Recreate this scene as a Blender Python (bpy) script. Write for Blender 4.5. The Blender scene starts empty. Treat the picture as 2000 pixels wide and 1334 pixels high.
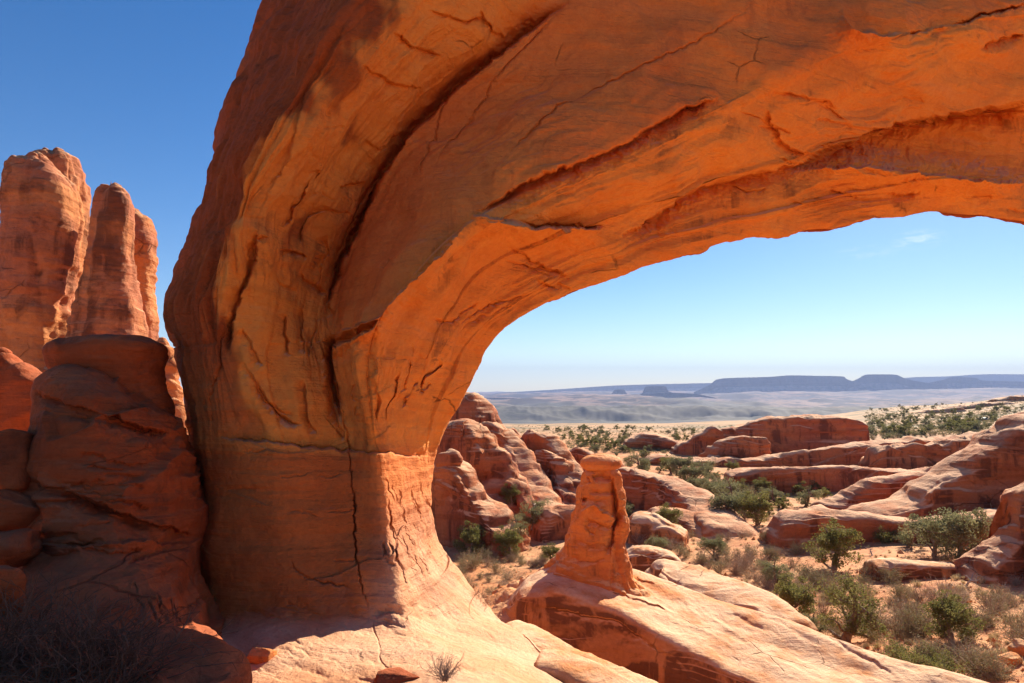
import bpy, math, random
import numpy as np
from mathutils import Vector, Matrix
from mathutils.bvhtree import BVHTree

C = bpy.context.scene.collection
R = math.radians
scene = bpy.context.scene

# ------------------------------------------------------------------ camera
F = 1333.0                      # focal length in pixels of the 2000 px wide frame
PITCH = 4.0
cam_d = bpy.data.cameras.new('camera'); cam_d.lens = 24.0; cam_d.sensor_width = 36.0
cam_d.clip_start = 0.05; cam_d.clip_end = 60000
cam = bpy.data.objects.new('camera', cam_d); C.objects.link(cam)
cam.location = (0, 0, 0); cam.rotation_euler = (R(90 + PITCH), 0, 0)
scene.camera = cam

# ------------------------------------------------------------------ light
SUN_AZ, SUN_EL = 34.0, 31.0     # degrees right of the view axis (+Y), degrees up
world = bpy.data.worlds.new('World'); scene.world = world
world.use_nodes = True
wn = world.node_tree; wn.nodes.clear()
wo = wn.nodes.new('ShaderNodeOutputWorld'); wb = wn.nodes.new('ShaderNodeBackground')
sky = wn.nodes.new('ShaderNodeTexSky'); sky.sky_type = 'NISHITA'; sky.sun_disc = False
sky.sun_elevation = R(SUN_EL); sky.sun_rotation = R(SUN_AZ)
sky.altitude = 1500; sky.air_density = 1.0; sky.dust_density = 0.4; sky.ozone_density = 1.6
wb.inputs['Strength'].default_value = 0.060
hs = wn.nodes.new('ShaderNodeHueSaturation'); hs.inputs['Saturation'].default_value = 1.40; hs.inputs['Hue'].default_value = .506
wn.links.new(sky.outputs[0], hs.inputs['Color']); 
_tc = wn.nodes.new('ShaderNodeTexCoord')
def _wisp(px, py, sx, sy, amt, prev):
    x = (px - 1000) / 1333; y = (667 - py) / 1333; cp, sp = math.cos(R(4)), math.sin(R(4))
    v = Vector((x, cp - y * sp, sp + y * cp)).normalized(); az = math.atan2(v.x, v.y)
    mp = wn.nodes.new('ShaderNodeMapping'); mp.vector_type = 'POINT'; mp.inputs['Rotation'].default_value = (0, 0, az)
    wn.links.new(_tc.outputs['Generated'], mp.inputs[0])            # wisp now on the +Y axis
    m2 = wn.nodes.new('ShaderNodeMapping'); m2.inputs['Location'].default_value = (0, -1 / .3, -v.z / sy); m2.inputs['Scale'].default_value = (1 / sx, 1 / .3, 1 / sy)
    wn.links.new(mp.outputs[0], m2.inputs[0])
    ln = wn.nodes.new('ShaderNodeVectorMath'); ln.operation = 'LENGTH'; wn.links.new(m2.outputs[0], ln.inputs[0])
    r1 = wn.nodes.new('ShaderNodeMapRange'); r1.inputs[1].default_value = 1.0; r1.inputs[2].default_value = 0.0; wn.links.new(ln.outputs['Value'], r1.inputs[0])
    m3 = wn.nodes.new('ShaderNodeMapping'); m3.inputs['Scale'].default_value = (45, 10, 190); m3.inputs['Rotation'].default_value = (0, R(14), 0); wn.links.new(mp.outputs[0], m3.inputs[0])
    nz = wn.nodes.new('ShaderNodeTexNoise'); nz.inputs['Scale'].default_value = 1; nz.inputs['Detail'].default_value = 7; nz.inputs['Distortion'].default_value = 1.2; wn.links.new(m3.outputs[0], nz.inputs['Vector'])
    r2 = wn.nodes.new('ShaderNodeMapRange'); r2.inputs[1].default_value = .42; r2.inputs[2].default_value = .75; wn.links.new(nz.outputs['Fac'], r2.inputs[0])
    mu = wn.nodes.new('ShaderNodeMath'); mu.operation = 'MULTIPLY'; wn.links.new(r1.outputs[0], mu.inputs[0]); wn.links.new(r2.outputs[0], mu.inputs[1])
    mv = wn.nodes.new('ShaderNodeMath'); mv.operation = 'MULTIPLY'; mv.inputs[1].default_value = amt; wn.links.new(mu.outputs[0], mv.inputs[0])
    mx = wn.nodes.new('ShaderNodeMix'); mx.data_type = 'RGBA'; wn.links.new(mv.outputs[0], mx.inputs[0]); wn.links.new(prev, mx.inputs[6]); mx.inputs[7].default_value = (9, 9.5, 10, 1)
    return mx.outputs[2]
_c = _wisp(1795, 468, .035, .014, .55, hs.outputs[0]); _c = _wisp(1700, 492, .05, .010, .3, _c)
wn.links.new(_c, wb.inputs['Color']); wn.links.new(wb.outputs[0], wo.inputs[0])
sd = bpy.data.lights.new('sun', 'SUN'); sd.energy = 4.9; sd.angle = R(0.5); sd.color = (1.0, 0.89, 0.73)
sun = bpy.data.objects.new('sun', sd); C.objects.link(sun)
_a, _e = R(SUN_AZ), R(SUN_EL)
SUN_DIR = Vector((math.sin(_a) * math.cos(_e), math.cos(_a) * math.cos(_e), math.sin(_e)))
sun.rotation_euler = SUN_DIR.to_track_quat('Z', 'Y').to_euler()
sun.location = SUN_DIR * 60
vs = scene.view_settings
scene.display_settings.display_device = 'sRGB'
vs.view_transform = 'Standard'; vs.look = 'None'; vs.exposure = 1.2; vs.gamma = 1.0; vs.use_curve_mapping = False
scene.cycles.max_bounces = 12; scene.cycles.diffuse_bounces = 8
scene.cycles.transparent_max_bounces = 8

# ------------------------------------------------------------------ maths helpers
SP, CP = math.sin(R(PITCH)), math.cos(R(PITCH))
def W(px, py, d):
    """pixel of the 2000x1334 frame and depth (m along the view axis) -> world"""
    x = (np.asarray(px, float) - 1000) / F; y = (667 - np.asarray(py, float)) / F; d = np.asarray(d, float)
    return np.stack([x * d, (CP - y * SP) * d, (SP + y * CP) * d], -1)
def proj(P):
    d = P[..., 1] * CP + P[..., 2] * SP
    v = -P[..., 1] * SP + P[..., 2] * CP
    d = np.maximum(d, 1e-3)
    return 1000 + F * P[..., 0] / d, 667 - F * v / d, d

_rs = np.random.RandomState(7)
_perm = _rs.permutation(4096).astype(np.int64)
_grad = _rs.normal(size=(4096, 3)); _grad /= np.linalg.norm(_grad, axis=1)[:, None]
def noise(P):
    P = np.asarray(P, float)
    i = np.floor(P).astype(np.int64); f = P - i
    u = f * f * f * (f * (f * 6 - 15) + 10)
    def g(ox, oy, oz):
        h = _perm[(i[..., 2] + oz) & 4095]
        h = _perm[(h + i[..., 1] + oy) & 4095]
        h = _perm[(h + i[..., 0] + ox) & 4095]
        gr = _grad[h]
        return gr[..., 0] * (f[..., 0] - ox) + gr[..., 1] * (f[..., 1] - oy) + gr[..., 2] * (f[..., 2] - oz)
    ux, uy, uz = u[..., 0], u[..., 1], u[..., 2]
    a = g(0,0,0) * (1-ux) + g(1,0,0) * ux; b = g(0,1,0) * (1-ux) + g(1,1,0) * ux
    c = g(0,0,1) * (1-ux) + g(1,0,1) * ux; e = g(0,1,1) * (1-ux) + g(1,1,1) * ux
    return ((a * (1-uy) + b * uy) * (1-uz) + (c * (1-uy) + e * uy) * uz) * 1.6
def fbm(P, o=4, lac=2.03, gain=0.5):
    P = np.asarray(P, float); s = 0; a = 1; t = 0
    for k in range(o):
        s = s + a * noise(P + 17.3 * k); t += a; P = P * lac; a *= gain
    return s / t
def ridged(P, o=4):
    P = np.asarray(P, float); s = 0; a = 1; t = 0
    for k in range(o):
        s = s + a * (1 - 2 * np.abs(noise(P + 9.1 * k))); t += a; P = P * 2.1; a *= 0.5
    return s / t
def sstep(a, b, x):
    t = np.clip((x - a) / (b - a), 0, 1); return t * t * (3 - 2 * t)
def crom(K, n_per, closed=False):
    """Catmull-Rom (tension .42) along axis 0 of K; n_per samples for each interval"""
    K = np.asarray(K, float); n = len(K)
    out = []
    segs = n if closed else n - 1
    for i in range(segs):
        if closed:
            p0, p1, p2, p3 = K[(i-1) % n], K[i], K[(i+1) % n], K[(i+2) % n]
        else:
            p0, p1, p2, p3 = K[max(i-1, 0)], K[i], K[i+1], K[min(i+2, n-1)]
        m1, m2 = (p2 - p0) * .42, (p3 - p1) * .42
        m = n_per[i] if hasattr(n_per, '__len__') else n_per
        t = np.arange(m) / m; t = t.reshape((-1,) + (1,) * (K.ndim - 1))
        out.append((2*t**3 - 3*t**2 + 1) * p1 + (t**3 - 2*t**2 + t) * m1 + (-2*t**3 + 3*t**2) * p2 + (t**3 - t**2) * m2)
    if not closed: out.append(K[-1][None])
    return np.concatenate(out, 0)

# ------------------------------------------------------------------ object helpers
def tag(o, label=None, cat=None, group=None, kind=None):
    if label: o['label'] = label
    if cat: o['category'] = cat
    if group: o['group'] = group
    if kind: o['kind'] = kind
    return o
def link(name, me, mat=None, parent=None):
    o = bpy.data.objects.new(name, me); C.objects.link(o)
    if mat is not None: me.materials.append(mat)
    if parent is not None: o.parent = parent
    return o
def mesh_quads(name, V, Q, smooth=True):
    me = bpy.data.meshes.new(name)
    V = np.ascontiguousarray(V, np.float32); Q = np.ascontiguousarray(Q, np.int32)
    k = Q.shape[1]
    me.vertices.add(len(V)); me.vertices.foreach_set('co', V.ravel())
    me.loops.add(Q.size); me.loops.foreach_set('vertex_index', Q.ravel())
    me.polygons.add(len(Q)); me.polygons.foreach_set('loop_start', np.arange(0, Q.size, k, dtype=np.int32))
    me.polygons.foreach_set('loop_total', np.full(len(Q), k, np.int32))
    me.polygons.foreach_set('use_smooth', np.full(len(Q), smooth, bool))
    me.update(calc_edges=True); me.validate()
    return me
def grid_quads(nr, nc, closed=False):
    r = np.arange(nr - 1)[:, None]; c = np.arange(nc if closed else nc - 1)[None, :]
    c2 = (c + 1) % nc
    a = r * nc + c; b = r * nc + c2; d = (r + 1) * nc + c; e = (r + 1) * nc + c2
    return np.stack([a, b, e, d], -1).reshape(-1, 4)
def grid_normals(G, closed=False):
    if closed: dt = np.roll(G, -1, 1) - np.roll(G, 1, 1)
    else: dt = np.gradient(G, axis=1)
    ds = np.gradient(G, axis=0)
    n = np.cross(dt, ds); l = np.linalg.norm(n, axis=-1, keepdims=True)
    return n / np.maximum(l, 1e-9)
def rot2(P, a):
    c, s = math.cos(a), math.sin(a); Q = P.copy()
    Q[..., 0] = P[..., 0] * c - P[..., 1] * s; Q[..., 1] = P[..., 0] * s + P[..., 1] * c
    return Q

def rock_disp(G, N, k=1.0, lump=.25, ledge=.08, fine=.03, seed=0.0, dip=0.0, groove=0.0):
    """noise relief of weathered, bedded sandstone: k = size of the rock in metres / 5"""
    P = G / k + seed
    D = lump * fbm(P * np.array([.35, .35, .28]), 3)
    Z = P.copy(); Z[..., 2] = Z[..., 2] + dip * P[..., 0] + .35 * noise(P * .25)
    b = noise(Z * np.array([.22, .22, 1.7])); b2 = noise(Z * np.array([.5, .5, 4.3]) + 5)
    D = D + ledge * (np.tanh(b * 5) * .7 + np.tanh(b2 * 4) * .32) * (.55 + .9 * np.clip(noise(P * .3 + 3), -.5, .6))
    for fq, am in ((1.05, .9), (2.9, .55), (7.0, .22)):
        h = Z[..., 2] * fq + 2.2 * noise(P * np.array([.38, .38, .3]) + fq) + .5 * noise(P * 1.4 + fq) ; t = h - np.floor(h)
        sw = np.where(t < .86, (t / .86) ** 1.6, (1 - t) / .14) - .4
        D = D + ledge * am * sw * np.clip(.12 + 2.2 * noise(P * np.array([.5, .5, .5]) + 11 * fq), 0, 1)
    if groove:
        g = ridged(P * np.array([.8, .8, .12]) + 4, 2); D = D - groove * np.clip(g - .55, 0, 1) * 2.2
    D = D + fine * fbm(P * 2.6, 3)
    return G + N * (D * k)[..., None]

# ------------------------------------------------------------------ materials
def new_mat(name):
    m = bpy.data.materials.new(name); m.use_nodes = True
    nt = m.node_tree; nt.nodes.clear()
    out = nt.nodes.new('ShaderNodeOutputMaterial'); b = nt.nodes.new('ShaderNodeBsdfPrincipled')
    b.inputs['Roughness'].default_value = .9
    b.inputs['Specular IOR Level'].default_value = .15
    nt.links.new(b.outputs[0], out.inputs[0])
    return m, nt, b
class NB:
    def __init__(s, nt): s.nt = nt; s.tc = nt.nodes.new('ShaderNodeTexCoord')
    def n(s, t): return s.nt.nodes.new(t)
    def l(s, a, b): s.nt.links.new(a, b)
    def noise(s, sc, detail=5, scale=(1,1,1), rough=.55, off=0, dist=0.0, src=None):
        mp = s.n('ShaderNodeMapping'); mp.inputs['Scale'].default_value = [sc * q for q in scale]
        mp.inputs['Location'].default_value = (off, off * .7, off * 1.3)
        s.l(src or s.tc.outputs['Object'], mp.inputs[0])
        t = s.n('ShaderNodeTexNoise'); t.inputs['Scale'].default_value = 1; t.inputs['Detail'].default_value = detail
        t.inputs['Roughness'].default_value = rough; t.inputs['Distortion'].default_value = dist
        s.l(mp.outputs[0], t.inputs['Vector']); return t.outputs['Fac']
    def ramp(s, fac, a, b, ca=0.0, cb=1.0):
        r = s.n('ShaderNodeMapRange'); r.inputs['From Min'].default_value = a; r.inputs['From Max'].default_value = b
        r.inputs['To Min'].default_value = ca; r.inputs['To Max'].default_value = cb; r.interpolation_type = 'SMOOTHSTEP'
        s.l(fac, r.inputs[0]); return r.outputs[0]
    def math(s, op, a, b):
        m = s.n('ShaderNodeMath'); m.operation = op
        for i, v in enumerate((a, b)):
            if isinstance(v, (int, float)): m.inputs[i].default_value = v
            else: s.l(v, m.inputs[i])
        return m.outputs[0]
    def mix(s, fac, a, b, mode='MIX'):
        m = s.n('ShaderNodeMix'); m.data_type = 'RGBA'; m.blend_type = mode
        for sock, v in ((m.inputs[0], fac), (m.inputs[6], a), (m.inputs[7], b)):
            if isinstance(v, (int, float)): sock.default_value = v
            elif isinstance(v, tuple): sock.default_value = v + (1,) if len(v) == 3 else v
            else: s.l(v, sock)
        return m.outputs[2]
    def bump(s, h, strength, dist, prev=None):
        b = s.n('ShaderNodeBump'); b.inputs['Strength'].default_value = strength; b.inputs['Distance'].default_value = dist
        s.l(h, b.inputs['Height'])
        if prev is not None: s.l(prev, b.inputs['Normal'])
        return b.outputs[0]

def rock_mat(name, base, base2, pale, varnish=.5, k=1.0, top=.6, strata=.45, tilt=0.0, bump=1.0, cover=0.0, fr=.53):
    """bedded desert sandstone. k scales all pattern sizes (1 = near rock, 5 = far fins)"""
    m, nt, b = new_mat(name); q = NB(nt); s = 1.0 / k
    rt = q.n('ShaderNodeMapping'); rt.inputs['Rotation'].default_value = (R(6), R(tilt), R(10))
    q.l(q.tc.outputs['Object'], rt.inputs[0]); src = rt.outputs[0]
    big = q.noise(.45 * s, 5, off=3, dist=.6); col = q.mix(q.ramp(big, .38, .62), base, base2)
    st = q.noise(1.0 * s, 6, (.14, .14, 2.4), .62, off=7, dist=.3, src=src)
    dk = tuple(c * f for c, f in zip(base, (.62, .5, .45)))
    col = q.mix(q.math('MULTIPLY', q.ramp(st, .50, .66), strata), col, dk)
    col = q.mix(q.math('MULTIPLY', q.ramp(st, .46, .30), strata * .35), col, pale)
    g = q.n('ShaderNodeNewGeometry'); sx = q.n('ShaderNodeSeparateXYZ'); q.l(g.outputs['Normal'], sx.inputs[0])
    up = q.ramp(sx.outputs[2], .48, .78)
    pn = q.ramp(q.noise(.8 * s, 5, off=11, rough=.65), .3, .6)
    col = q.mix(q.math('MULTIPLY', q.math('MULTIPLY', up, pn), top), col, pale)
    steep = q.ramp(q.math('ABSOLUTE', sx.outputs[2], 0), .62, .25)
    v1 = q.ramp(q.noise(1.0 * s, 6, (1.5, 1.5, .13), .62, off=2, dist=.5), .50 - cover, .64 - cover)
    v2 = q.ramp(q.noise(.38 * s, 5, off=21, rough=.6, dist=.8), .46 - cover, .60 - cover)
    v = q.math('MULTIPLY', q.math('MULTIPLY', v1, v2), q.math('MULTIPLY', steep, varnish))
    v = q.math('ADD', v, q.math('MULTIPLY', q.math('MULTIPLY', q.ramp(q.noise(.55 * s, 7, (1,1,1.6), .7, off=31, dist=1.2), .56, .68), steep), varnish * .55))
    col = q.mix(q.math('MINIMUM', v, .80), col, (.125, .042, .02))
    vb = q.n('ShaderNodeAttribute'); vb.attribute_name = 'layer'
    col = q.mix(q.math('MULTIPLY', vb.outputs['Fac'], .75), col, (.62, .17, .045))
    vp = q.n('ShaderNodeAttribute'); vp.attribute_name = 'pale'  # paler tone painted in where the sun falls on flank and slab
    col = q.mix(q.math('MULTIPLY', vp.outputs['Fac'], .8), col, q.mix(q.ramp(q.noise(.5, 6, off=41, rough=.65), .35, .65), (.64, .33, .17), (.72, .45, .28)))
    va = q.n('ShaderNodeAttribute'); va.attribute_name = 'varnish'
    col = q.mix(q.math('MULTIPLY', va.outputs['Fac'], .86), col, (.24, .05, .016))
    sp = q.noise(9 * s, 6, rough=.7); col = q.mix(.30, col, q.mix(q.ramp(sp, .3, .7), (.35, .35, .35), (.68, .68, .68)), 'OVERLAY')
    vm = q.n('ShaderNodeMapping'); vm.inputs['Scale'].default_value = (.55 * s, .55 * s, .95 * s); vm.inputs['Rotation'].default_value = (R(12), R(20), R(25))
    dn = q.n('ShaderNodeTexNoise'); dn.inputs['Scale'].default_value = 1.1 * s; dn.inputs['Detail'].default_value = 5; q.l(q.tc.outputs['Object'], dn.inputs['Vector'])
    va_ = q.n('ShaderNodeVectorMath'); va_.operation = 'MULTIPLY_ADD'; q.l(dn.outputs['Color'], va_.inputs[0]); va_.inputs[1].default_value = (.45 * k,) * 3; q.l(q.tc.outputs['Object'], va_.inputs[2])
    q.l(va_.outputs[0], vm.inputs[0]); vo = q.n('ShaderNodeTexVoronoi'); vo.feature = 'DISTANCE_TO_EDGE'; vo.inputs['Scale'].default_value = 1; q.l(vm.outputs[0], vo.inputs['Vector'])
    ck = q.math('MULTIPLY', q.ramp(vo.outputs['Distance'], .018, .0), q.ramp(q.noise(.5 * s, 3, off=51), fr, fr + .09))
    col = q.mix(q.math('MULTIPLY', ck, .42), col, (.10, .03, .012))
    q.l(col, b.inputs['Base Color'])
    n0 = q.bump(q.math('SUBTRACT', 1.0, ck), .8, .05 * k)
    n1 = q.bump(st, .9 * bump, .14 * k, n0)
    n2 = q.bump(q.noise(2.2 * s, 8, rough=.62, dist=.4), .6 * bump, .16 * k, n1)
    n3 = q.bump(q.noise(16 * s, 7, (1, 1, 1.8), .7), .7 * bump, .03 * k, n2)
    q.l(n3, b.inputs['Normal'])
    return m

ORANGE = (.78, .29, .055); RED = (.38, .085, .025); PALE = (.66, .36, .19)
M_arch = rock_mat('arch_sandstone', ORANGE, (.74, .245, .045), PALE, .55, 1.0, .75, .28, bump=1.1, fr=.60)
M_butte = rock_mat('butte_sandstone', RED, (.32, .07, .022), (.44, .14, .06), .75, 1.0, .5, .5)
M_spire = rock_mat('spire_sandstone', (.58, .22, .075), (.44, .15, .07), (.70, .39, .2), .9, 2.2, .9, .45, cover=.03, bump=1.2)
M_fin = rock_mat('fin_sandstone', (.52, .175, .06), (.42, .13, .055), (.68, .38, .21), 1.0, 2.4, 1.0, .55, cover=.04, bump=1.25)
M_hood = rock_mat('hoodoo_sandstone', (.72, .26, .065), (.64, .20, .055), (.76, .42, .2), .75, 1.0, .9, .4, bump=1.3)
M_slab = rock_mat('slab_sandstone', (.64, .26, .09), (.56, .21, .07), (.74, .46, .27), 1.3, 1.0, 1.0, .35, cover=.10)

# ------------------------------------------------------------------ the terrain
TD = np.array([2, 5, 10, 15, 20, 27, 35, 45, 60, 80, 110, 160, 230, 330, 500, 800, 1300, 2200, 2850, 3010, 3700, 5000, 8000, 12000, 17000, 30000], float)
TX = np.array([-1200, 700, 950, 1250, 1500, 1800, 2050, 3200], float)
TY = np.array([
 [2400,1900,1500,1500,1400,1300,1200,1120,1045, 980, 920, 872, 845, 820, 800, 790, 790, 800, 800, 780, 778, 776, 772, 768, 766, 763],
 [3200,2300,1850,1500,1400,1300,1200,1120,1050, 985, 925, 875, 848, 835, 829, 827, 827, 829, 824, 797, 796, 791, 780, 774, 770, 764],
 [3200,2400,1900,1520,1420,1300,1205,1130,1058, 985, 925, 875, 848, 835, 829, 827, 827, 829, 824, 799, 797, 790, 779, 774, 770, 764],
 [3200,2400,1950,1560,1440,1310,1200,1118,1042, 980, 920, 870, 845, 834, 829, 827, 827, 828, 820, 799, 797, 790, 778, 769, 758, 760],
 [3200,2400,1950,1560,1440,1300,1190,1105,1035, 978, 925, 878, 848, 829, 822, 820, 822, 824, 816, 800, 797, 789, 777, 768, 758, 758],
 [3200,2400,1900,1500,1390,1260,1165,1090,1022, 965, 915, 870, 842, 820, 800, 791, 800, 812, 812, 800, 795, 785, 773, 764, 755, 755],
 [3200,2400,1800,1480,1350,1235,1140,1070,1010, 955, 905, 862, 830, 806, 781, 772, 785, 800, 808, 800, 794, 782, 770, 759, 746, 748],
 [3200,2400,1800,1450,1300,1200,1120,1060,1000, 940, 890, 850, 820, 795, 775, 770, 780, 800, 805, 800, 792, 776, 758, 745, 738, 745]], float)
TZ = np.log(TD)
def tent(x, y):
    """terrain height at world x, y (vectorised)"""
    x = np.asarray(x, float); y = np.asarray(y, float)
    yy = np.where(y > 0, np.maximum(y, 1e-3), 1e-3)
    r = np.hypot(x, y)
    ang = np.arctan2(x, y)
    px = 1000 + F * np.tan(np.clip(ang, R(-58), R(58)))
    d = np.clip(r * np.cos(np.clip(ang, R(-58), R(58))), 2, 29000)
    i = np.clip(np.searchsorted(TX, px) - 1, 0, len(TX) - 2)
    u = np.clip((px - TX[i]) / (TX[i+1] - TX[i]), 0, 1); u = u*u*(3-2*u)
    ld = np.log(d); j = np.clip(np.searchsorted(TZ, ld) - 1, 0, len(TD) - 2)
    w = np.clip((ld - TZ[j]) / (TZ[j+1] - TZ[j]), 0, 1)
    zz = (760.2 - TY) / F * TD[None]
    a = zz[i, j] * (1-u) + zz[i+1, j] * u; b = zz[i, j+1] * (1-u) + zz[i+1, j+1] * u
    z = a * (1-w) + b * w
    # behind the camera the rock shelf is level with the feet
    back = sstep(2.0, -6.0, y) ; z = z * (1 - back) + back * (-3.0 - .02 * r)
    z = np.where(np.abs(ang) > R(58), z * 1.0, z)
    P = np.stack([x, y, np.zeros_like(x)], -1)
    near = np.clip(1 - r / 200, 0, 1)
    z = z + near * (.55 * fbm(P * .09, 3) + .16 * fbm(P * .5 + 4, 3)) * sstep(14, 26, r)
    mid = sstep(60, 200, r) * (1 - sstep(700, 1500, r)); z = z + mid * 2.2 * fbm(P * .012 + 3, 4)
    gul = sstep(2650, 2900, r) * (1 - sstep(3100, 4200, r))
    z = z + gul * (30 * (ridged(P * .0035 + 2, 4) - .35) + 14 * fbm(P * .001, 2))
    far = sstep(3000, 5000, r); z = z + far * 55 * np.tanh(4 * fbm(P * .0005 + 5, 5)) + far * 22 * ridged(P * .0022 + 3, 3)
    return z

def build_terrain():
    fr = np.arange(-52, 52, .11); az = np.concatenate([np.arange(-180, -52, 2.0), fr, np.arange(52, 180, 2.0)])
    r = np.concatenate([np.geomspace(1.2, 14, 26)[:-1], np.geomspace(14, 120, 330)[:-1], np.geomspace(120, 1000, 150)[:-1], np.geomspace(1000, 5000, 190)[:-1], np.geomspace(5000, 18000, 90)])
    A, RR = np.meshgrid(R(1) * az, r)
    X, Y = RR * np.sin(A), RR * np.cos(A)
    Z = tent(X, Y)
    G = np.stack([X, Y, Z], -1); nr, nc = X.shape
    V = G.reshape(-1, 3); Q = grid_quads(nr, nc, True)[:, ::-1]
    return mesh_quads('ground', V, Q)

def ground_mat():
    m, nt, b = new_mat('desert_ground'); q = NB(nt)
    ob = q.tc.outputs['Object']
    sand = q.mix(q.ramp(q.noise(.25, 6, off=2), .35, .65), (.60, .24, .09), (.68, .35, .16))
    sand = q.mix(q.math('MULTIPLY', q.ramp(q.noise(1.3, 7, off=8, rough=.7), .48, .62), .65), sand, (.38, .12, .05))
    sand = q.mix(q.math('MULTIPLY', q.ramp(q.noise(5.0, 5, off=18, rough=.7), .52, .66), .5), sand, (.36, .22, .12))
    ln = q.n('ShaderNodeVectorMath'); ln.operation = 'LENGTH'; q.l(ob, ln.inputs[0]); dist = ln.outputs['Value']
    mid = q.mix(q.ramp(q.noise(.02, 8, off=4, rough=.7), .42, .60), (.52, .30, .16), (.24, .18, .10))
    g1 = q.ramp(q.noise(.006, 7, off=1, rough=.65, dist=.5), .35, .6)
    grey = q.mix(g1, (.15, .135, .095), (.055, .058, .048))
    grey = q.mix(q.ramp(q.noise(.02, 6, (1, 1, 14), .7, off=6), .47, .62), grey, (.11, .10, .09))
    red = q.mix(q.ramp(q.noise(.0022, 8, (1, 1, 6), .68, off=9), .46, .54), (.27, .17, .125), (.04, .034, .036))
    red = q.mix(q.math('MULTIPLY', q.ramp(q.noise(.006, 7, (1, 1, 6), .7, off=19), .50, .60), .8), red, (.055, .045, .055))
    col = q.mix(q.ramp(dist, 130, 330), sand, mid)
    col = q.mix(q.ramp(dist, 1000, 2300), col, grey)
    col = q.mix(q.ramp(q.math('ADD', dist, q.ramp(q.noise(.0011, 6, off=61, rough=.6), .2, .8, -1500, 1500)), 3700, 4900), col, red)
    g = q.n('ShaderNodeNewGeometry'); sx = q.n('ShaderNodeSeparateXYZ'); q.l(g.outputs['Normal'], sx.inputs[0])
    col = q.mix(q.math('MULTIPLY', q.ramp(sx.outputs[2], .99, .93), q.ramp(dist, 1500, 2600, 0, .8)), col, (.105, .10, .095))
    q.l(col, b.inputs['Base Color'])
    n = q.bump(q.noise(1.1, 9, off=3, rough=.7), .7, .18)
    n = q.bump(q.noise(9, 6, off=5, rough=.75), .6, .04, n)
    q.l(n, b.inputs['Normal'])
    return m
ground = link('ground', build_terrain(), ground_mat()); tag(ground, kind='structure')

def on_ground(px, py, d0=15, d1=25000):
    """first hit of the pixel's ray with the terrain"""
    d = np.geomspace(d0, d1, 900); P = W(np.full_like(d, px), np.full_like(d, py), d)
    below = P[:, 2] < tent(P[:, 0], P[:, 1])
    k = int(np.argmax(below)) if below.any() else len(d) - 1
    return P[k], d[k]

# ------------------------------------------------------------------ rock builders
def loft_nodes(G, closed, px=1.5, cap=(1200, 700)):
    """G [stations, guides, 3] -> sample counts with roughly px-sized cells of the picture"""
    U, V, D = proj(G)
    S = np.hypot(np.diff(U, axis=0), np.diff(V, axis=0)); S = S[:, :].max(1)
    if closed:
        T = np.hypot(np.roll(U, -1, 1) - U, np.roll(V, -1, 1) - V).max(0)
    else: T = np.hypot(np.diff(U, axis=1), np.diff(V, axis=1)).max(0)
    ns = [int(np.clip(s / px, 2, 400)) for s in S]; nt_ = [int(np.clip(t / px, 3, 300)) for t in T]
    return ns, nt_

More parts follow.
